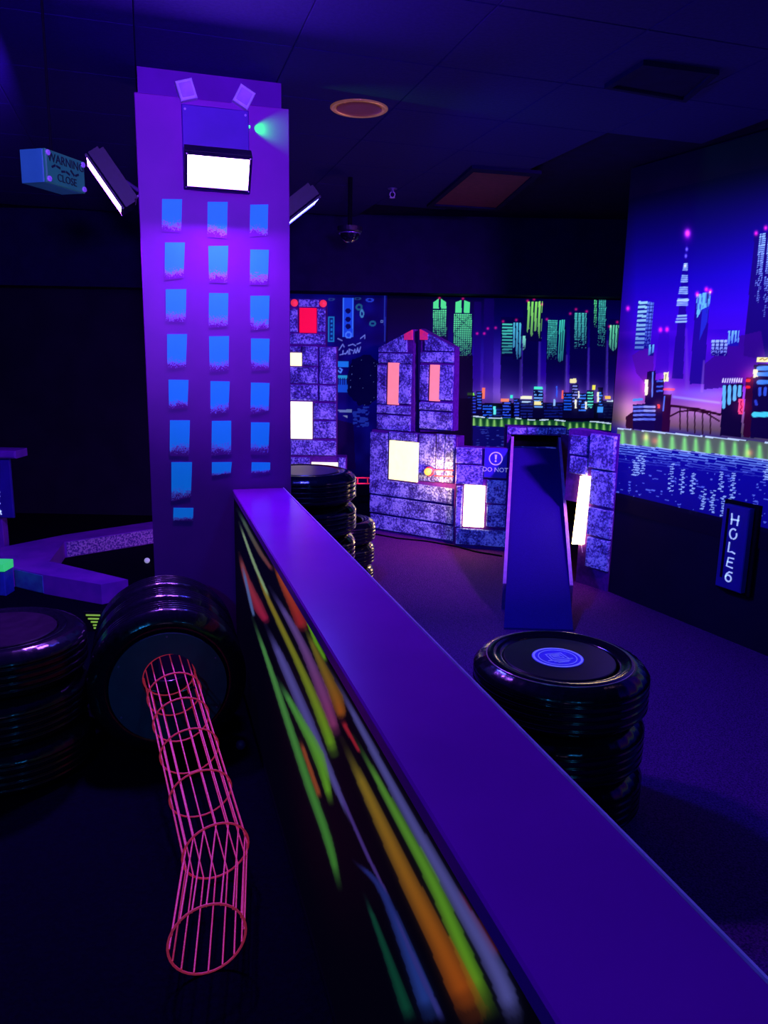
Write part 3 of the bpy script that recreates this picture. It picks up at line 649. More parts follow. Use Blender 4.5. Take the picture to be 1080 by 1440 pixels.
streak([(30, 120), (70, 230), (110, 320)], [3, 5, 4], (150, 190, 120)); streak([(25, 85), (80, 190), (120, 250)], [4, 7, 5], (70, 120, 80), (150, 60, 60))
streak([(100, 390), (150, 500), (215, 650), (270, 780), (330, 920)], [5, 14, 16, 12, 6], LAV)
streak([(38, 230), (60, 330), (70, 370)], [4, 5, 4], (90, 120, 160))
streak([(65, 370), (100, 470), (150, 620), (210, 800), (265, 960), (298, 1095)], [4, 7, 11, 14, 14, 8], (90, 170, 80), (70, 150, 50))
streak([(130, 530), (190, 640), (240, 740), (275, 870)], [6, 12, 18, 8], (80, 170, 80), GRN)
streak([(190, 690), (245, 850)], [6, 8], (170, 84, 44))
streak([(290, 820), (360, 980), (430, 1120)], [5, 6, 4], (84, 60, 140))
streak([(330, 1010), (400, 1080), (470, 1240), (545, 1440)], [4, 10, 20, 32], (40, 45, 120), (44, 74, 160))
streak([(430, 1130), (500, 1290), (570, 1440)], [4, 8, 10], (60, 60, 140))
streak([(360, 1100), (420, 1260), (485, 1440)], [5, 12, 20], (16, 80, 56))
ps.build('streak_panel', M['streaks'], bar)

# ================================================================ PILLAR
PF = Frame(Vector((LEND.x, LEND.y, 0)) + FW * 0.012, RT, -FW)        # front face of the pillar
pa0 = (PF.px(194, 140)[0] + PF.px(212, 780)[0]) / 2; pa1 = (PF.px(408, 160)[0] + PF.px(408, 680)[0]) / 2
ptop = (PF.px(193, 130)[1] + PF.px(408, 153)[1]) / 2
pmid = PF.P((pa0 + pa1) / 2, 0, -.3)
pil = thing('pillar', pmid, 'square violet pillar painted with columns of blue skyscraper windows', 'pillar')
fbox('cladding', PF, pa0, pa1, 0, ptop, -0.36, 0, M['pillar'], pil, 0.003)
fbox('core', PF, pa0 + .015, pa1 - .03, ptop, CEIL, -0.33, -0.03, M['pillar_core'], pil)
WROWS = [[(228, 280, 256, 328), (292, 284, 320, 336), (352, 288, 377, 336)], [(232, 341, 260, 394), (293, 346, 321, 400), (352, 351, 378, 402)],
         [(233, 407, 262, 454), (294, 412, 321, 461), (352, 416, 379, 466)], [(235, 470, 263, 520), (294, 473, 322, 526), (353, 476, 379, 525)],
         [(237, 534, 265, 577), (296, 536, 323, 582), (353, 538, 379, 583)], [(239, 591, 267, 642), (298, 592, 325, 643), (353, 594, 379, 640)],
         [(241, 650, 270, 704), (298, 650, 326, 671), (354, 650, 380, 668)], [(244, 714, 272, 735)]]
for row in WROWS:
    for x0, y0, x1, y1 in row:
        q = [PF.px(x0 + random.uniform(-1, 1), y1 + random.uniform(-3, 2)), PF.px(x1 - random.uniform(0, 2), y1 - random.uniform(0, 6)), PF.px(x1, y0 + random.uniform(-.5, 1)), PF.px(x0, y0)]
        fpoly('painted_window', PF, q, 0.0, 0.0025, M['win_paint'], pil)

# ================================================================ ULTRAVIOLET FLOODS
def uv_mat(name, col, st): return emis(name, col, st, (0.9, 0.9, 0.9))
def flood(label, c, nrm, up, wd, hg, power, col, group, lens_st, arm_to=None, spread=180):
    n = Vector(nrm).normalized(); u = Vector(up).cross(n).normalized(); v = n.cross(u).normalized()
    fr = Frame(c, u, n, v)
    t = thing('uv_flood_lamp', Vector(c), label, 'lamp', group)
    fbox('housing', fr, -wd / 2, wd / 2, -hg / 2, hg / 2, -0.055, 0.0, M['lamp_black'], t, 0.008)
    # frame of four bars round the lens
    e = 0.012
    V = []; F = []
    for a0, a1, b0, b1 in ((-wd / 2, wd / 2, hg / 2 - e, hg / 2), (-wd / 2, wd / 2, -hg / 2, -hg / 2 + e), (-wd / 2, -wd / 2 + e, -hg / 2 + e, hg / 2 - e), (wd / 2 - e, wd / 2, -hg / 2 + e, hg / 2 - e)):
        v_, f_ = bevel_box(fr, a0, a1, b0, b1, 0.0, 0.008); F += [tuple(i + len(V) for i in q) for q in f_]; V += v_
    fm = mk('lens_frame', V, F, M['lamp_black'], t)
    fbox('lens', fr, -wd / 2 + e, wd / 2 - e, -hg / 2 + e, hg / 2 - e, 0.0, 0.004, uv_mat('uv_lens', (min(1, col[0] * 1.8 + .15), col[1] * 3 + .2, 1.0), lens_st * .45), t)
    for k in range(7):
        a = -wd / 2 + wd * (k + .5) / 7; fbox('cooling_fin', fr, a - .003, a + .003, -hg / 2 + .01, hg / 2 - .01, -0.075, -0.055, M['lamp_black'], t)
    for k in (-1, 1):
        for q in (-1, 1):
            mk('screw', *disc(fr.P(k * (wd / 2 - e / 2), q * (hg / 2 - e / 2), 0.008), n, 0.0035, 0.002, 10), M['steel'], t)
    if arm_to is not None:
        p0 = fr.P(0, 0, -0.05); p1 = Vector(arm_to)
        mk('arm', *tube([p0, p0.lerp(p1, .5) + Vector((0, 0, .01)), p1], 0.009, 8), M['steel'], t)
        for s_ in (0.0, 0.02):
            mk('cable', *tube([p0 + Vector((0, 0, -.01 - s_)), p0.lerp(p1, .45) + Vector((0, 0, -.055 - s_)), p0.lerp(p1, .75) + Vector((0, 0, -.05 - s_)), p1 + Vector((0, 0, -.02))], 0.003, 6), M['cable_white'], t)
        mk('knuckle', *disc(p0 - n * .02, n, 0.016, 0.02, 14), M['steel'], t)
    ld = bpy.data.lights.new('uv_flood_light', 'AREA'); ld.shape = 'RECTANGLE'; ld.size = wd - 2 * e; ld.size_y = hg - 2 * e
    ld.energy = power; ld.color = col; ld.spread = R(spread)
    lo = bpy.data.objects.new('uv_flood_light', ld); COL.objects.link(lo); lo.parent = t
    lo.rotation_euler = Matrix((u, v, n)).transposed().to_euler(); lo.rotation_euler = (Matrix((u, -v, -n)).transposed()).to_euler()
    lo.location = n * 0.006
    return t
mx0, my = PF.px(265, 242)[0], PF.px(307, 242)[1]
mc = PF.P(PF.px(307, 242, .14)[0], PF.px(307, 242, .14)[1], 0.14)
lw = PF.px(350, 245, .1)[0] - PF.px(264, 240, .1)[0]
main = flood('blazing violet floodlight on the front of the pillar under its mounting board', mc, -FW + Vector((0, 0, -0.80)) , (0, 0, 1), lw + .02, .160, P_MAIN, UV_VIOLET, 'ultraviolet floodlights', 30, None)
# mounting board above the lamp
mb0, mb1, mbz0, mbz1 = PF.rect(257, 150, 351, 268, .03)
mnt = thing('mounting_box', PF.P((mb0 + mb1) / 2, mbz0, .02), 'flat blue-violet mounting box above the floodlight on the pillar', 'box')
fbox('body', PF, mb0, mb1, mbz0, mbz1, 0.003, 0.022, M['board_blue'], mnt, 0.004)
for a in (mb0 + .015, mb1 - .015):
    for b in (mbz0 + .02, mbz0 + .16, mbz1 - .02): mk('screw', *disc(PF.P(a, b, .022), -FW, .005, .003, 10), M['white_plastic'], mnt)
for s_ in (mb0 + .03, mb1 - .03): mk('bracket_arm', *tube([PF.P(s_, mbz0 + .09, .022), PF.P(s_, mbz0 + .085, .05)], .007, 8), M['steel'], mnt)
ledp = PF.P(mb1 + .0045, PF.px(353, 178, .02)[1], 0.022)
mk('indicator_led', *disc(PF.P(mb1, PF.px(353, 178, .02)[1], 0.014), RT, .006, .006, 12), M['led_green'], mnt)
ld = bpy.data.lights.new('indicator_light', 'SPOT'); ld.energy = 30; ld.color = (0.0, 1.0, 0.0); ld.shadow_soft_size = 0.003; ld.spot_size = R(75); ld.spot_blend = 1.0
lo = bpy.data.objects.new('indicator_light', ld); COL.objects.link(lo); lo.parent = mnt; lo.location = PF.P(mb1 + .012, PF.px(353, 178, .02)[1], 0.022) - mnt.location
lo.rotation_euler = (RT * 1.0 + FW * 0.35).to_track_quat('-Z', 'Y').to_euler()
# side floods
lc = PF.px(149, 261, -.05); lcp = PF.P(*lc, -.05)
flood('violet floodlight seen edge-on at the left side of the pillar, near the green box', lcp, -RT * .80 + Vector((0, 0, -.55)) - FW * .03, (0, 0, 1), .20, .25, P_SIDE * 3.0, UV_VIOLET, 'ultraviolet floodlights', 22, PF.P(pa0, lc[1] - .0, -.10))
rc = PF.px(424, 297, -.12); rcp = PF.P(*rc, -.12)
flood('violet floodlight seen edge-on poking out at the right side of the pillar', rcp, RT * .62 + Vector((0, 0, -.78)) - FW * .04, (0, 0, 1), .20, .19, P_SIDE, UV_INDIGO, 'ultraviolet floodlights', 22, PF.P(pa1, rc[1] + .03, -.2))
# unseen ceiling floods added behind the viewer for front light and teal glints
for i, (x, y, tx, ty, k, lab) in enumerate(((-1.2, -1.2, -1.2, 3.2, 1.0, 'added blue fill floodlight behind the viewer, left of the divider'), (1.4, -1.0, 0.9, 2.8, 0.55, 'added blue fill floodlight behind the viewer, right of the divider'))):
    c = Vector((x, y, 2.62)); d = Vector((tx, ty, .6)) - c
    flood(lab, c, d, (0, 0, 1), .24, .16, P_REAR * k, UV_BLUE, 'ultraviolet floodlights', 8, Vector((x, y - .1, CEIL)), 130)

c = Vector((2.2, 3.15, 2.6)); flood('added violet fill light on the ceiling by the right wall, aimed at the castle', c, Vector((.3, 6.9, .7)) - c, (0, 0, 1), .34, .22, 30.0, (0.55, 0.10, 1.0), 'ultraviolet floodlights', 8, Vector((2.2, 3.05, CEIL)), 62)  # unseen flood added to brighten the castle and far wall
c = Vector((0.5, -1.6, 1.7)); flood('added violet fill light on a stand behind the viewer, aimed up at the pillar', c, Vector((-.80, 3.6, 2.70)) - c, (0, 0, 1), .34, .22, 13.0, (0.26, 0.06, 1.0), 'ultraviolet floodlights', 8, Vector((.5, -1.75, 0)), 34)  # stand lamp made up to light the pillar top and ceiling
# small white square clips on top of the pillar
for (x, y, rot, lab) in ((262, 127, 17, 'small white square sensor box above the floodlight, the left and less tilted one'), (343, 137, -28, 'small white square sensor box above the floodlight, the right and more tilted one')):
    fr0 = PF; a, b = PF.px(x, y, .02); c = PF.P(a, b, 0.0)
    u = RT * math.cos(R(rot)) + Vector((0, 0, 1)) * math.sin(R(rot)); v = -RT * math.sin(R(rot)) + Vector((0, 0, 1)) * math.cos(R(rot))
    fr = Frame(c, u, -FW, v); t = thing('sensor_box', c, lab, 'sensor', 'white boxes on the pillar top')
    fbox('body', fr, -.036, .036, -.040, .040, -0.03, 0.035, M['white_plastic'], t, .004)
    fbox('face_plate', fr, -.026, .026, -.028, .028, 0.035, 0.039, M['trim_light'], t, .002)
    mk('screw', *disc(PF.P(a + .01, b - .062, 0.0), -FW, .005, .004, 10), M['white_plastic'], t)

# ================================================================ WARNING BOX
wa = on_y(62, 208, 2.35); wd_ = Vector((math.sin(R(17)), math.cos(R(17)), 0)); wn = Vector((math.cos(R(17)), -math.sin(R(17)), 0))
WB = Frame(Vector((wa.x, wa.y, 0)), wd_, wn); z1 = wa.z; z0 = WB.px(63, 255)[1]; wl = (WB.px(118, 228)[0] + WB.px(118, 270)[0]) / 2
wt = thing('warning_box', WB.P(wl / 2, z0, -.035), 'green warning box with teal end and white corner screws hanging below the ceiling', 'box')
fbox('body', WB, 0, wl, z0, z1, -0.085, -0.006, M['warn_teal'], wt, .004)
fbox('lid', WB, 0.0, wl, z0, z1, -0.006, 0.004, M['warn_green'], wt, .003)
for a in (0.008, wl - .008):
    for b in (z0 + .01, z1 - .01): mk('screw', *disc(WB.P(a, b, .004), wn, .008, .005, 14), M['white_plastic'], wt)
h_ = z1 - z0
text_on('lettering', WB, 'WARNING', wl * .5, z1 - h_ * .24, .034, M['ink'], wt, .0045, .95)
V, F = ribbon_parts(WB, [[(wl * (.14 + .12 * k), z0 + h_ * .5 + .006 * math.sin(k * 2)), (wl * (.21 + .12 * k), z0 + h_ * .5 + .006 * math.cos(k))] for k in range(6)], .006, .004, .0052); mk('lettering', V, F, M['ink'], wt)
text_on('lettering', WB, 'CLOSE', wl * .5, z0 + h_ * .22, .030, M['ink'], wt, .0045, .95)
mk('hanging_rod', *tube([WB.P(wl / 2, z1, -.045), WB.P(wl / 2, CEIL, -.045)], .004, 8), M['hole_black'], wt)

# ================================================================ CEILING FITTINGS
def at_ceil(x, y): return on_z(x, y, CEIL)
dl = at_ceil(505, 152)
t = thing('ceiling_downlight', dl, 'round recessed copper-rimmed downlight in the dark ceiling', 'ceiling fitting')
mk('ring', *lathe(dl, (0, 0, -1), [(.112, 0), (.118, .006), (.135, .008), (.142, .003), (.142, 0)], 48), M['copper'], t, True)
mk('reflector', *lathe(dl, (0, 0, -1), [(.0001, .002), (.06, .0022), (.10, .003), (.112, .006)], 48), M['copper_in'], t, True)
sp = at_ceil(552, 265)
t = thing('sprinkler', sp, 'tiny pale sprinkler head on the dark ceiling', 'sprinkler')
mk('escutcheon', *disc(sp, (0, 0, -1), .034, .006, 20), M['steel'], t)
mk('body', *lathe(sp, (0, 0, -1), [(.012, 0), (.012, .018), (.007, .022), (.007, .03)], 12), M['steel'], t)
mk('frame', *tube([sp + Vector((math.cos(a) * .018, 0, -.042 + math.sin(a) * .020)) for a in np.linspace(0, 2 * math.pi, 14)[:-1]], .004, 6, True), M['white_plastic'], t)
mk('deflector', *disc(sp + Vector((0, 0, -.062)), (0, 0, -1), .02, .003, 16), M['white_plastic'], t)
dc = on_y(492, 319, 5.6)
t = thing('dome_camera', dc, 'small dark dome camera with bright glints hanging from the ceiling', 'camera')
mk('pendant_pole', *tube([dc + Vector((0, 0, -.01)), Vector((dc.x, dc.y, CEIL))], .016, 10), M['hole_black'], t)
mk('base', *lathe(dc, (0, 0, -1), [(.085, 0), (.085, .03), (.075, .04)], 28), M['lamp_black'], t)
mk('dome', *lathe(dc, (0, 0, -1), [(.068 * math.cos(a), .04 + .068 * math.sin(a)) for a in np.linspace(0, math.pi / 2 - .001, 9)], 28), M['dome'], t, True)
mk('trim_ring', *lathe(dc, (0, 0, -1), [(.068, .038), (.076, .040), (.076, .046), (.068, .046)], 28), M['steel'], t)
def vent(px4, lab, mat):
    P4 = [on_z(x, y, CEIL) for x, y in px4]; c = sum(P4, Vector()) / 4
    t = thing('ceiling_hatch', c, lab, 'ceiling hatch')
    inn = [c + (p - c) * .86 for p in P4]
    V = [p + Vector((0, 0, -.0)) for p in P4] + [p + Vector((0, 0, -.02)) for p in P4] + [p + Vector((0, 0, -.02)) for p in inn] + [p for p in inn]
    F = []
    for k in range(4):
        l = (k + 1) % 4; F += [(k, l, 4 + l, 4 + k), (4 + k, 4 + l, 8 + l, 8 + k), (8 + k, 8 + l, 12 + l, 12 + k)]
    mk('frame', V, F, M['ceil_dark'], t)
    V = [p + Vector((0, 0, -z)) for z in (.002, .008) for p in inn]
    mk('panel', V, [(0, 1, 2, 3), (4, 5, 6, 7)] + [(k, (k + 1) % 4, 4 + (k + 1) % 4, 4 + k) for k in range(4)], mat, t)
vent([(600, 288), (664, 232), (762, 240), (700, 294)], 'square hatch coloured as if lit red in the ceiling above the far course', M['vent_lit_red'])
vent([(850, 118), (905, 84), (1012, 98), (965, 138)], 'black square hatch in the ceiling at upper right', M['ceil_dark'])

# ================================================================ TYRES
TW, TR = 0.185, 0.31
def tyre_meshes(R0, W, tag_):
    h = W / 2
    # outer tread band with circumferential grooves and shoulder notches
    prof = [(R0 - .045, -h + .004), (R0 - .022, -h + .014), (R0 - .008, -h + .03)]
    for g in (-.042, -.014, .014, .042):
        g *= W / .185
        prof += [(R0, g - .009), (R0, g - .004), (R0 - .006, g - .003), (R0 - .006, g + .003), (R0, g + .004), (R0, g + .009)]
    prof += [(R0 - .008, h - .03), (R0 - .022, h - .014), (R0 - .045, h - .004)]
    seg = 120; n = len(prof); V = []; F = []
    for k in range(seg):
        a = 2 * math.pi * k / seg
        for i, (r, z) in enumerate(prof):
            if i in (1, 2, n - 3, n - 2) and k % 3 == 0: r -= .003
            V.append((r * math.cos(a), r * math.sin(a), z))
    for k in range(seg):
        l = (k + 1) % seg
        for i in range(n - 1): F.append((k * n + i, l * n + i, l * n + i + 1, k * n + i + 1))
    tr = bpy.data.meshes.new('tread' + tag_); tr.from_pydata(V, [], F)
    prof = [(R0 - .045, h - .004), (R0 - .06, h + .001), (R0 - .075, h), (R0 - .077, h - .003), (R0 - .085, h - .002), (R0 - .098, h - .008), (R0 - .104, h - .010), (R0 - .108, h - .020), (R0 - .100, h - .035), (R0 - .06, h - .055)]
    seg = 72; V = []; F = []; n = len(prof)
    for sgn in (1, -1):
        o = len(V)
        for k in range(seg):
            a = 2 * math.pi * k / seg
            for r, z in prof: V.append((r * math.cos(a), r * math.sin(a), z * sgn))
        for k in range(seg):
            l = (k + 1) % seg
            for i in range(n - 1): F.append((o + k * n + i, o + l * n + i, o + l * n + i + 1, o + k * n + i + 1))
    sd = bpy.data.meshes.new('sidewall' + tag_); sd.from_pydata(V, [], F)
    for me in (tr, sd):
        bm = bmesh.new(); bm.from_mesh(me); bmesh.ops.recalc_face_normals(bm, faces=bm.faces); bm.to_mesh(me); bm.free()
        me.materials.append(M['rubber'])
        for p in me.polygons: p.use_smooth = True
    return tr, sd
TM = tyre_meshes(TR, TW, '')
def tyre(c, label, group, axis=(0, 0, 1), spin=0.0, meshes=None, sc=1.0):
    ax = Vector(axis).normalized()
    t = thing('tyre', Vector(c), label, 'tyre', group)
    q = ax.to_track_quat('Z', 'Y')
    t.rotation_euler = (q.to_matrix() @ Matrix.Rotation(spin, 3, 'Z')).to_euler(); t.scale = (sc, sc, sc)
    for nm, me in zip(('tread', 'sidewall'), meshes or TM):
        o = bpy.data.objects.new(nm, me); COL.objects.link(o); o.parent = t
    return t
ORD = ['lowest', 'second', 'third', 'fourth', 'fifth', 'sixth']
def stack(x, y, n, where, base=0.0, sc=1.0, gap=-0.001):
    th = (TW + .002) * sc
    for k in range(n):
        lv = 'topmost' if k == n - 1 else ('lowest' if k == 0 else ORD[k] + ' from the floor')
        tyre((x + random.uniform(-.008, .008), y + random.uniform(-.008, .008), base + th * (k + .5)), f'black tyre, {lv} in the stack {where}', 'tyres in stacks', spin=random.uniform(0, 6), sc=sc)
    return base + th * n
c = on_z(786, 927, .56)
sx, sy = c.x, c.y
ztop = stack(sx, sy, 3, 'under the stickered lid', FZ)
# highlight on the top tyre's sidewall ridge, put in as a pale ring
mk('sidewall_glint', *tube([Vector((sx + .258 * math.cos(a), sy + .258 * math.sin(a), ztop - .004)) for a in np.linspace(0, 2 * math.pi, 73)[:-1]], .0028, 6, True), M['ridge_glint'], None, True)
_l = bpy.data.objects['sidewall_glint']; _t = bpy.data.objects['tyre.002']; _l.parent = _t; bpy.context.view_layer.update(); _l.matrix_parent_inverse = _t.matrix_world.inverted()
# lid with sticker
lid = thing('round_cover', (sx, sy, ztop - .02), 'round dark board lying in the top tyre with a blue sticker', 'cover')
mk('board', *lathe((sx, sy, ztop - .02), (0, 0, 1), [(.0001, 0), (.198, 0), (.198, .010), (.195, .013), (.0001, .013)], 56), M['disc_black'], lid)
sc_ = Vector((sx - .005, sy + .0, ztop - .0068)); SF = Frame(sc_, RT, (0, 0, 1), FW)
st = mk('sticker', *disc(sc_, (0, 0, 1), .092, .0012, 48), M['sticker'], lid)
V, F = ribbon_parts(SF, [arc(0, 0, .085, .085, 0, 360, 48)], .008, .0012, .0020); mk('sticker_rim', V, F, M['sticker_line'], st)
V, F = ribbon_parts(SF, [arc(0, 0, .068, .068, 0, 360, 40)], .003, .0012, .0020); mk('sticker_ring', V, F, M['sticker_line'], st)
V, F = ribbon_parts(SF, [[(-.034, -.02), (-.030, .034), (.030, .034), (.034, -.02)], [(-.048, -.022), (.048, -.022)], [(-.022, -.008), (-.020, .024), (.020, .024), (.022, -.008), (-.022, -.008)], [(-.012, .016), (.012, .016)], [(-.012, .006), (.012, .006)], [(-.030, -.034), (.030, -.034)], [(-.02, -.044), (.02, -.044)]], .0035, .0012, .0020); mk('sticker_emblem', V, F, M['sticker_line'], st)
mk('screw', *disc(SF.P(.165, -.04, -.0065 + .0002), (0, 0, 1), .005, .002, 10), M['white_plastic'], lid)

c = on_y(428, 664, 4.47); zs = stack(c.x, 4.47, 5, 'behind the far end of the divider', FZ)
lid3 = mk('round_cover', *lathe((c.x, 4.47, zs - .016), (0, 0, 1), [(.0001, 0), (.200, 0), (.200, .010), (.196, .014), (.0001, .014)], 56), M['disc_black'])
tag(lid3, 'plain dark round board lying on the tall tyre stack by the pillar', 'cover')
c = on_y(528, 790, 5.22); stack(c.x - .272, 5.22, 3, 'half hidden behind the taller tyre stack', FZ, .87)
c = on_z(12, 884, .56); zl = stack(c.x - .03, c.y, 3, 'at the left edge beside the tunnel', 0.0)
lid2 = mk('round_cover', *lathe((c.x - .03, c.y, zl - .016), (0, 0, 1), [(.0001, 0), (.200, 0), (.200, .010), (.196, .014), (.0001, .014)], 56), M['disc_black'])
tag(lid2, 'plain dark round board lying in the top tyre at the left edge', 'cover')

# tyres lying on their side that hold the tunnel
hole = on_y(237, 955, 2.85); tc0 = Vector((hole.x, hole.y, TR + .002))
tax = -FW
for k, lv in enumerate(('front one around the tunnel mouth', 'middle one behind the tunnel mouth', 'rear one nearest the pillar')):
    tyre(tc0 - tax * (k * (TW + .002) + TW / 2), f'black tyre standing upright, the {lv}', 'upright tyres of the tunnel', tax, random.uniform(0, 6))
HB = Frame(tc0, RT, tax)
hb = thing('hole_board', tc0 - tax * .02, 'dark teal disc with a round hole closing the upright front tyre', 'board')
# board with a round hole: annulus from the tunnel mouth to the rim
th_c = Vector(HB.px(243, 952)) if False else Vector((0.004, 0.035)); rr = .104
V = []; F = []; sg = 56
for k in range(sg):
    a = 2 * math.pi * k / sg
    for cc in (-.012, 0.0):
        V.append(HB.P(.226 * math.cos(a), .226 * math.sin(a), cc + .014)); V.append(HB.P(th_c.x + rr * math.cos(a), th_c.y + rr * math.sin(a), cc + .014))
for k in range(sg):
    l = (k + 1) % sg
    F += [(k * 4, l * 4, l * 4 + 1, k * 4 + 1), (k * 4 + 2, k * 4 + 3, l * 4 + 3, l * 4 + 2), (k * 4, k * 4 + 2, l * 4 + 2, l * 4), (k * 4 + 1, l * 4 + 1, l * 4 + 3, k * 4 + 3)]
mk('disc', V, F, M['disc_navy'], hb)
for k in range(6):
    a = R(30 + 60 * k); mk('screw', *disc(HB.P(.212 * math.cos(a), .212 * math.sin(a), .014), tax, .004, .002, 8), M['steel'], hb)

# ---------------------------------------------------------------- wire tunnel
tr_ = 0.098; wr = 0.0030
m0 = HB.P(th_c.x, th_c.y, -0.03)
m1 = on_y(304, 1211, 2.10); m1.z = max(m1.z, tr_ + .022)
e2 = on_z(293, 1366, .004); m2 = Vector((e2.x, e2.y, tr_ + wr + .002))
m1 = Vector((m1.x, m1.y, tr_ + .018))
tun = thing('wire_tunnel', Vector((m1.x, m1.y, 0)), 'pink fluorescent wire cage tunnel bending from the upright tyre down to the floor', 'tunnel')
def ringpts(c, d, n, r, up=Vector((0, 0, 1))):
    d = d.normalized(); u = d.cross(up).normalized(); v = u.cross(d).normalized()
    return [c + (u * math.cos(2 * math.pi * k / n) + v * math.sin(2 * math.pi * k / n)) * r for k in range(n)]
d1 = (m1 - m0).normalized(); d2 = (m2 - m1).normalized(); dm = (d1 + d2 + Vector((.35, 0, 0))).normalized(); DE = Vector((.42, -1, 0)).normalized()
NW = 16
for f in (0.0, .14, .31, .50, .73): mk('ring', *tube(ringpts(m0.lerp(m1, f), d1 if f else d1, 36, tr_ + .004), wr, 6, True), M['wire_pink'], tun, True)
mk('ring', *tube(ringpts(m1, dm, 36, tr_ + .004), wr * 1.15, 6, True), M['wire_pink'], tun, True)
mk('ring', *tube(ringpts(m2, DE, 36, tr_ + .004), wr * 1.15, 6, True), M['wire_pink'], tun, True)
ra = ringpts(m0, d1, NW, tr_); rb = ringpts(m1, dm, NW, tr_); rc_ = ringpts(m2, DE, NW, tr_)
for k in range(NW):
    mk('wire', *tube([ra[k], rb[k]], wr * .8, 6), M['wire_pink'], tun)
    mk('wire', *tube([rb[k], rc_[k]], wr * .8, 6), M['wire_pink'], tun)

# ================================================================ STONE TOWERS
def stone(fr, root, x0, y0, x1, y1, c=0.0, mat=None):
    a0, a1, b0, b1 = fr.rect(x0, y0, x1, y1, c)
    g = .002; fbox('stone', fr, a0 + g, a1 - g, b0 + g, b1 - g, c, c + random.uniform(.014, .026), mat or M['stone'], root, .006)
def pane(fr, root, x0, y0, x1, y1, mat, c=0.0, name='lit_window'):
    a0, a1, b0, b1 = fr.rect(x0, y0, x1, y1, c + .02)
    return fbox(name, fr, a0, a1, b0, b1, c, c + .02, M[mat], root, .002)

# --- castle tower
A = on_z(521, 745, FZ); B = on_z(638, 765, FZ); u = (B - A); u.z = 0
CF = Frame(Vector((A.x, A.y, 0)), u, (u.y, -u.x, 0)); wdt = u.length
cas = thing('castle_tower', CF.P(wdt / 2, 0, -.15), 'speckled stone castle with two pointed turrets and a glowing yellow window', 'castle')
ctop = (CF.px(521, 607)[1] + CF.px(640, 610)[1]) / 2
cbase = fbox('base_block', CF, 0, wdt, FZ, ctop, -.12, 0, M['mortar'], cas)
for q in ((521, 608, 546, 676), (548, 608, 587, 620), (589, 610, 613, 677), (614, 610, 626, 678), (627, 611, 640, 679), (521, 679, 638, 701), (521, 703, 638, 728), (521, 730, 638, 751)): stone(CF, cbase, *q)
pane(CF, cas, 547, 621, 587, 676, 'win_yellow')
for cap, body, sts, win in (
    ([(533, 489), (581, 463), (581, 470), (583, 607), (530, 606)], None, ((533, 497, 580, 511), (531, 513, 544, 568), (562, 512, 579, 568), (531, 570, 578, 582), (531, 584, 578, 605)), (545, 510, 560, 569)),
    ([(592, 462), (640, 488), (638, 606), (591, 607), (592, 470)], None, ((592, 495, 639, 510), (591, 513, 603, 563), (619, 513, 638, 563), (591, 566, 637, 577), (591, 579, 637, 604)), (604, 513, 618, 564))):
    pts = [CF.px(x, y, -.03) for x, y in cap]
    pts = [(a, max(b, ctop) if b < ctop + .03 else b) for a, b in pts]
    tur = fpoly('turret', CF, pts, -.11, -.03, M['mortar'], cas)
    for q in sts: stone(CF, tur, *q, -.03)
    pane(CF, tur, *win, 'win_pink', -.03)
    if cap[0][0] < 560: roof = [(534, 489), (573, 468), (573, 495), (534, 495)]; tip = [(570, 470), (581, 464), (581, 478), (570, 478)]
    else: roof = [(599, 467), (639, 488), (639, 494), (599, 493)]; tip = [(592, 463), (603, 469), (603, 478), (592, 478)]
    fpoly('roof_stone', CF, [CF.px(x, y, -.03) for x, y in roof], -.03, -.012, M['stone'], tur)
    fpoly('roof_tip', CF, [CF.px(x, y, -.03) for x, y in tip], -.03, -.008, M['roof_pink'], tur)
# amber bulb with two red tubes on the castle wall
ba, bb = CF.px(603, 663, .04); lampc = CF.P(ba, bb, .055)
lt = thing('wall_bulb', CF.P(ba, bb, .02), 'small round amber bulb with two red tubes on the castle wall', 'lamp')
mk('bulb', *lathe(CF.P(ba, bb, .026), CF.n, [(.0001, .0)] + [(.032 * math.sin(t_), .032 - .032 * math.cos(t_)) for t_ in np.linspace(.3, math.pi - .01, 9)], 20), M['bulb_amber'], lt, True)
mk('ring', *tube([CF.P(ba + .042 * math.cos(t_), bb + .036 * math.sin(t_), .032) for t_ in np.linspace(0, 2 * math.pi, 22)[:-1]], .005, 6, True), M['neon_red'], lt)
for yy in (660.5, 669):
    e = CF.px(637.5, yy + 1, .03); s_ = CF.px(611, yy, .03); mk('tube', *tube([CF.P(*s_, .031), CF.P(*e, .031)], .0055, 8), M['neon_red'], lt)
pl = bpy.data.lights.new('castle_fill_light', 'POINT'); pl.energy = 9.0; pl.color = (1.0, .55, .16); pl.shadow_soft_size = .03
po = bpy.data.objects.new('castle_fill_light', pl); COL.objects.link(po); po.parent = lt; po.location = CF.P(ba + .15, bb - .02, .16) - lt.location  # unseen warm lamp added off the bulb, for the castle's right edge
# red pipe left of the castle
pf = Frame((0, A.y + .05, 0), (1, 0, 0), (0, -1, 0)); rp = thing('red_pipe', pf.P(*pf.px(505, 677)), 'short red outlined pipe between the tyre stack and the castle', 'pipe')
for yy in (672.5, 680.5): mk('tube', *tube([pf.P(*pf.px(490, yy - .5)), pf.P(*pf.px(521, yy - .5))], .006, 8), M['neon_red'], rp)
for xx in (503, 517, 521): mk('ring', *tube([pf.P(*pf.px(xx, 676.3 + 4.0 * math.sin(t_)), .025 * math.cos(t_)) for t_ in np.linspace(0, 2 * math.pi, 17)[:-1]], .005, 6, True), M['neon_red'], rp)

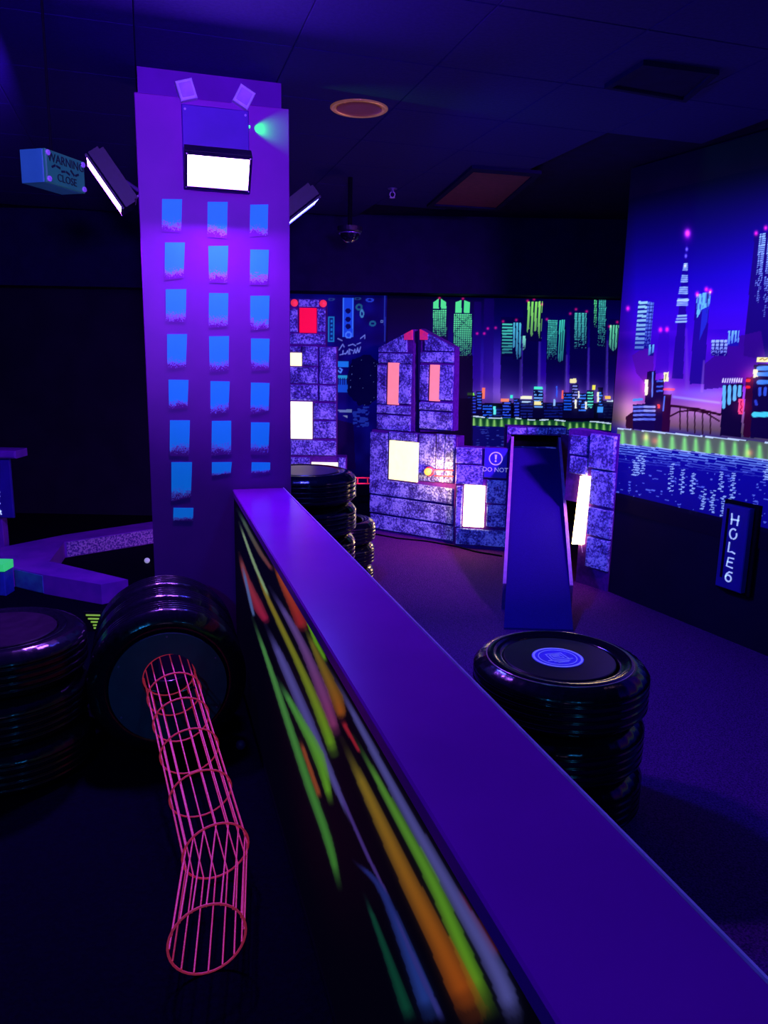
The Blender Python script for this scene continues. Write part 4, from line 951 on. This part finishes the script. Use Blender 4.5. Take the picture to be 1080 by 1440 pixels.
# --- stone panel with the notice
A2 = Vector((B.x - .004, B.y - .10, 0)); B2 = on_z(711, 774, FZ); u = B2 - A2; u.z = 0
P2 = Frame(A2, u, (u.y, -u.x, 0)); w2 = u.length; t2 = (P2.px(641, 628)[1] + P2.px(713, 630)[1]) / 2
sp2 = thing('stone_house', P2.P(w2 / 2, 0, -.1), 'low speckled stone panel with a glowing white window beside the castle', 'facade')
p2b = fbox('body', P2, 0, w2, FZ, t2, -.075, 0, M['mortar'], sp2)
for q in ((641, 629, 678, 652), (641, 654, 680, 681), (641, 683, 650, 741), (684, 675, 712, 708), (684, 710, 711, 741), (641, 744, 711, 767)): stone(P2, p2b, *q)
pane(P2, sp2, 652, 683, 681, 741, 'win_warm')
a0, a1, b0, b1 = P2.rect(681, 630, 713, 672, .03)
ns = thing('notice_sign', P2.P((a0 + a1) / 2, b0, .03), 'blue notice reading DO NOT under a circled exclamation mark', 'sign')
npl = fbox('plate', P2, a0, a1, b0, b1, .026, .034, M['sign_blue'], ns, .003)
text_on('lettering', P2, 'DO NOT', (a0 + a1) / 2, b0 + (b1 - b0) * .27, .052, M['sign_letter'], npl, .0345, 1.0)
cx, cy = (a0 + a1) / 2, b0 + (b1 - b0) * .65
V, F = ribbon_parts(P2, [arc(cx, cy, .052, .052, 0, 360, 32)], .009, .034, .0362); mk('circle', V, F, M['sign_letter'], npl)
fpoly('exclamation_bar', P2, [(cx - .010, cy + .033), (cx + .010, cy + .033), (cx + .006, cy - .008), (cx - .006, cy - .008)], .034, .0362, M['sign_letter'], npl)
mk('exclamation_dot', *disc(P2.P(cx, cy - .022, .034), P2.n, .008, .0022, 14), M['sign_letter'], npl)

# --- ramp
r0 = on_z(708.5, 885, FZ); r1 = on_z(806, 888, FZ)
YT = 6.42
q0 = on_y(722, 630, YT); q1 = on_y(784, 631, YT)
rz = (q0.z + q1.z) / 2; q0.z = q1.z = rz
rmp = thing('ramp', (r0 + r1 + q0 + q1) / 4 - Vector((0, 0, rz / 2)), 'long blue felt ramp with low side boards climbing to a dark opening', 'ramp')
V = [r0, r1, q1, q0] + [Vector((p.x, p.y, FZ)) for p in (r0, r1, q1, q0)]
V[0] = V[0] + Vector((0, 0, .012)); V[1] = V[1] + Vector((0, 0, .012))
mk('bed', V, [(0, 1, 2, 3), (4, 7, 6, 5), (0, 4, 5, 1), (1, 5, 6, 2), (2, 6, 7, 3), (3, 7, 4, 0)], M['ramp'], rmp)
def side_board(p, q, out, f0, h0, h1):
    a = p.lerp(q, f0); o = Vector(out) * .022
    V = []
    for pt, h in ((a, h0), (q, h1)):
        for off in (Vector((0, 0, 0)), o):
            V += [Vector((pt.x, pt.y, FZ)) + off, Vector((pt.x, pt.y, pt.z + h)) + off]
    mk('side_board', V, [(0, 1, 3, 2), (4, 6, 7, 5), (0, 4, 5, 1), (2, 3, 7, 6), (1, 5, 7, 3), (0, 2, 6, 4)], M['board_edge'], rmp)
    # pale strip along the top edge
    V = [a + Vector((0, 0, h0)), a + Vector((0, 0, h0)) + o, q + Vector((0, 0, h1)) + o, q + Vector((0, 0, h1))]; V = [v - Vector((0, 0, .0)) for v in V] + [v + Vector((0, 0, .006)) for v in V]
    mk('board_trim', V, [(0, 3, 2, 1), (4, 5, 6, 7), (0, 1, 5, 4), (1, 2, 6, 5), (2, 3, 7, 6), (3, 0, 4, 7)], M['trim_edge'] if 'trim_edge' in M else M['trim_light'], rmp)
side_board(r0, q0, (-1, 0, 0), .18, .02, .09); side_board(r1, q1, (1, 0, 0), .18, .02, .09)
# stone gate round the ramp's dark opening
GF = Frame((0, YT, 0), (1, 0, 0), (0, -1, 0))
gt = thing('stone_gate', GF.P(1.3, 0, -.1), 'speckled stone lintel and sides framing the dark top of the ramp', 'gate')
ga0, ga1, gb0, gb1 = GF.rect(713.5, 600, 797, 612)
fbox('lintel', GF, ga0, ga1, gb0, gb1, -.16, .0, M['mortar'], gt)
for x0, x1 in ((713, 740), (741, 770), (771, 796)): stone(GF, gt, x0, 601, x1, 611)
fbox('post', GF, ga0, q0.x - .024, FZ, gb0, -.16, 0, M['mortar'], gt); fbox('post', GF, q1.x + .024, ga1 + .02, FZ, gb0, -.16, 0, M['mortar'], gt)
fbox('dark_back', GF, q0.x - .024, q1.x + .024, rz + .0, gb0, -.16, -.13, M['hole_black'], gt)

# --- right-hand stone panel with the light strip
B3 = on_z(854, 832, FZ); A3 = on_z(809, 818, FZ); u = B3 - A3; u.z = 0
P3 = Frame(Vector((A3.x, A3.y, 0)), u, (u.y, -u.x, 0)); w3 = u.length
a3 = P3.px(800, 612)[0]; t3 = (P3.px(800, 610)[1] + P3.px(869, 602)[1]) / 2
sp3 = thing('stone_house', P3.P(w3 / 2, 0, -.08), 'tall speckled stone panel with a glowing vertical light strip right of the ramp', 'facade')
p3b = fbox('body', P3, 0.004, w3, FZ, t3, -.14, 0, M['mortar'], sp3)
fbox('upper_body', P3, a3, .004, .60, t3, -.14, 0, M['mortar'], sp3)
for q in ((803, 612, 828, 640), (803, 642, 828, 667), (831, 611, 867, 660), (831, 662, 865, 712), (828, 715, 862, 755), (826, 757, 858, 800)): stone(P3, p3b, *q)
sa0 = (P3.px(816, 670, .02)[0] + P3.px(803.5, 766, .02)[0]) / 2; sa1 = (P3.px(827.5, 670, .02)[0] + P3.px(818, 766, .02)[0]) / 2
sb1 = P3.px(821, 670, .02)[1]; sb0 = P3.px(811, 766, .02)[1]
fpoly('light_strip', P3, [P3.px(x, y, .03) for x, y in ((804, 765), (818, 766), (827.5, 670), (816, 669.5))], .0, .03, M['win_strip'], sp3)
e0 = P3.px(817.5, 766, .02); e1 = P3.px(819, 777, .02)
mk('cord', *tube([P3.P(*e0, .02), P3.P(*e1, .02)], .003, 6), M['cable_white'], sp3)

# --- left tower behind the pillar
TF = Frame((0, 7.0, 0), (1, 0, 0), (0, -1, 0))
lt_ = thing('stone_tower', TF.P(TF.px(430, 600)[0], 0, -.1), 'stepped speckled stone tower with red and pale lit windows half behind the pillar', 'tower')
def bl(x0, y0, x1, y1, c0=-.2, c1=0.0, foot=None):
    a0, a1, b0, b1 = TF.rect(x0, y0, x1, y1); return fbox('tower_block', TF, a0, a1, foot if foot is not None else b0, b1, c0, c1, M['mortar'], lt_)
tb0 = bl(352, 420, 458, 486); tb1 = bl(340, 486, 473, 642); tb2 = bl(330, 642, 486, 800, foot=FZ)
for q in ((420, 421, 449, 432), (372, 421, 400, 432), (402, 434, 419, 467), (446, 434, 458, 467), (360, 434, 398, 467), (402, 469, 458, 484), (355, 469, 400, 484),
          (402, 487, 423, 495), (425, 487, 447, 514), (449, 488, 473, 540), (449, 542, 473, 564), (402, 516, 447, 539), (402, 541, 447, 563), (441, 567, 473, 590), (441, 592, 473, 616), (402, 619, 473, 640), (345, 488, 398, 520), (345, 522, 398, 560), (345, 562, 400, 600), (345, 602, 400, 640),
          (402, 643, 436, 660), (476, 643, 486, 664), (402, 664, 486, 690), (402, 692, 486, 720), (402, 722, 486, 750)): stone(TF, tb0 if q[1] < 485 else (tb1 if q[1] < 641 else tb2), *q)
pane(TF, lt_, 421, 433, 445, 468, 'win_red'); pane(TF, lt_, 404, 496, 424, 514.5, 'win_yellow'); pane(TF, lt_, 404, 565, 439, 617, 'win_cream'); pane(TF, lt_, 438, 650.5, 475, 660, 'win_cream')
for x, y in ((414, 426), (454.5, 427)):
    a, b = TF.px(x, y); mk('red_lamp', *lathe(TF.P(a, b, 0), TF.n, [(.032, 0)] + [(.032 * math.cos(t_), .008 + .03 * math.sin(t_)) for t_ in np.linspace(0, math.pi / 2 - .01, 7)], 18), M['red_lamp'], lt_, True)

# ================================================================ HOLE SIGNS
SG = RW
a0, a1 = .945, 1.120; b0, b1 = .335, .82
hs = thing('hole_sign', SG.P((a0 + a1) / 2, b0, .02), 'tall narrow blue sign lettered HOLE 6 on the right wall', 'sign')
fbox('shadow_board', SG, a0 - .03, a1 + .03, b0 - .02, b1 + .02, 0.006, .03, M['hole_black'], hs, .004)  # black backing stands in for the shadow beside the plate
hpl = fbox('plate', SG, a0, a1, b0, b1, .03, .07, M['sign_navy'], hs, .005)
fbox('side_groove', SG, a0 + .028, a0 + .045, b0 + .06, b1 - .02, .068, .0715, M['hole_black'], hs)
def glyph(ch):
    return {'H': [[(-.5, .5), (-.42, -.1), (-.45, -.5)], [(.5, .42), (.42, -.5)], [(-.5, -.05), (.55, 0)]],
            'O': [arc(0, 0, .5, .5, 60, 250, 12), arc(0, -.05, .5, .45, -80, 20, 8)],
            'L': [[(-.4, .5), (-.45, -.45), (.1, -.35), (.5, -.45)]],
            'E': [[(.45, .45), (-.3, .42), (-.45, -.45), (.4, -.5)], [(-.35, 0), (.3, .02)]],
            '6': [[(.45, .45), (.05, .45), (-.3, .2), (-.42, -.1)] + arc(0, -.2, .42, .32, 165, 520, 16)],
            '4': [[(.5, -.5), (.1, .5), (-.5, -.1), (.5, -.1)]],
            'S': [[(.4, .4), (0, .5), (-.4, .25), (0, 0), (.4, -.25), (0, -.5), (-.4, -.4)]]}[ch]
def letters(name, fr, txt, ac, bt, size, step, wd, c, mat, root, lean=0.0):
    for i, ch in enumerate(txt):
        bc = bt - i * step; sts = [[(ac + lean * i + x * size * .8, bc + y * size) for x, y in st] for st in glyph(ch)]
        V, F = ribbon_parts(fr, sts, wd, c, c + .003); mk(name, V, F, mat, root)
letters('letter', SG, 'HOLE6', a0 + .088, b1 - .075, .058, .083, .0085, .0705, M['letter'], hpl)

# sign post at the left edge
pc = on_z(-9, 768, .12); pc = Vector((pc.x * 1.03, pc.y * 1.03, 0)); LF = Frame((pc.x, pc.y, 0), (1, 0, 0), (0, -1, 0))
post = thing('sign_post', pc, 'violet post with a capped narrow blue hole sign at the left edge', 'sign')
zc = LF.px(10, 637)[1]; e = LF.px(30, 637)[0]
fbox('cap', LF, -e, e, zc - .03, zc + .03, -.10, .10, M['kerb'], post, .012)
pe = LF.px(9, 760)[0]; fbox('shaft', LF, -pe, pe, 0, zc - .03, -.04, .04, M['kerb'], post, .004)
se = LF.px(22, 690)[0]; zb = LF.px(22, 726)[1]
lpl = fbox('plate', LF, -se, se, zb, zc - .035, .04, .065, M['sign_navy'], post, .004)
letters('letter', LF, 'HOLE4', (LF.px(0, 690)[0]) + .004, zc - .10, .06, .085, .011, .0655, M['letter'], lpl)
gb = on_z(1, 838, 0.0); GB = Frame((gb.x, gb.y, 0), (1, 0, 0), (0, -1, 0)); ge = GB.px(6.5, 815)[0]; gz = GB.px(5, 793)[1]; gm = GB.px(5, 804)[1]
gbt = thing('marker_box', gb, 'small blue box with a glowing green top at the left edge', 'box')
fbox('body', GB, -.14, ge, 0, gm, -.12, 0, M['blue_box'], gbt, .004); fbox('top_band', GB, -.145, ge + .004, gm, gz, -.125, .004, M['green_paint'], gbt, .004)

# ================================================================ KERBS on the left course
kb = thing('kerb', on_z(60, 792, 0), 'forked violet wooden kerb with a speckled far arm and a cyan-stained near arm', 'kerb')
def beam(px_top_back, px_top_front, h, mats):
    """px of the far and near edges of the top face, left to right"""
    b = [on_z(x, y, h) for x, y in px_top_back]; f = [on_z(x, y, h) for x, y in px_top_front]
    n = len(b)
    V = b + f + [Vector((p.x, p.y, 0)) for p in b] + [Vector((p.x, p.y, 0)) for p in f]
    F = []
    for k in range(n - 1):
        F += [(k, k + 1, n + k + 1, n + k), (2 * n + k, 3 * n + k, 3 * n + k + 1, 2 * n + k + 1), (k, 2 * n + k, 2 * n + k + 1, k + 1), (n + k, n + k + 1, 3 * n + k + 1, 3 * n + k)]
    F += [(0, n, 3 * n, 2 * n), (n - 1, 2 * n + n - 1, 3 * n + n - 1, n + n - 1)]
    bo = mk('beam', V, F, M['kerb'], kb)
    for (i0, i1, mat) in mats:
        p, q = f[i0], f[i1]; o = (q - p); o.z = 0; nrm = Vector((o.y, -o.x, 0)).normalized() * .006
        V = [p.lerp(q, .02) + nrm, q + nrm]; V = [Vector((v.x, v.y, h * .94)) for v in V] + [Vector((v.x, v.y, h * .05)) for v in V[::-1]]
        V = V + [v - nrm for v in V]
        mk('face_panel', V, [(0, 1, 2, 3), (4, 7, 6, 5), (0, 4, 5, 1), (1, 5, 6, 2), (2, 6, 7, 3), (3, 7, 4, 0)], mat, bo)
kh = .13
beam([(-60, 780), (10, 768), (90, 752), (230, 731)], [(-60, 796), (70, 789), (90, 762), (230, 741)], kh, [(2, 3, M['kerb_speckle'])])
beam([(-60, 790), (20, 788), (75, 790), (180, 815)], [(-60, 800), (20, 799), (60, 808), (142, 822)], kh + .004, [(1, 2, M['kerb_cyan'])])
# striped marker behind the left tyre stack
g0 = on_z(131, 888, 0.0); MF = Frame((g0.x, g0.y, 0), (1, 0, 0), (0, -1, 0))
sm = thing('striped_marker', g0, 'tiny black marker board with glowing lime stripes between the left tyres', 'marker')
a0, a1, b0, b1 = MF.rect(118, 861, 143, 888); fbox('board', MF, a0, a1, 0, b1, -.02, 0, M['hole_black'], sm)
for k, (x0, x1, y) in enumerate(((121, 141, 865), (124, 140.5, 870), (128, 139, 874.5), (131, 137, 879), (132, 136, 883))):
    q = MF.rect(x0, y - 1.0, x1, y + 1.0); fbox('stripe', MF, *q, 0, .004, M['lime_paint'], sm)

# golf balls
def ball(c, r, mat, lab):
    n = 10; prof = [(max(r * math.sin(math.pi * i / n), .0001), r - r * math.cos(math.pi * i / n)) for i in range(n + 1)]
    o = mk('golf_ball', *lathe(c, (0, 0, 1), prof, 20), mat, None, True); tag(o, lab, 'golf ball'); return o
ball(on_z(207, 792, 0), .0214, M['ball_white'], 'white golf ball on the floor at the left foot of the pillar')
ball(on_z(339, 1054, 0), .0214, M['ball_blue'], 'dim dark blue golf ball on the floor between the upright tyre and the divider')
# black tube standing in for the dark carpet border line by the castle
cpx = [(527, 752), (560, 758), (600, 762), (640, 769), (670, 777), (706, 783)]
tag(mk('floor_border_line', *tube([on_z(x, y, FZ) + Vector((0, 0, .007)) for x, y in cpx], .007, 8), M['hole_black']), 'dark carpet border line curving in front of the castle', 'cable')  # carpet border line made as a tube, not a real cable
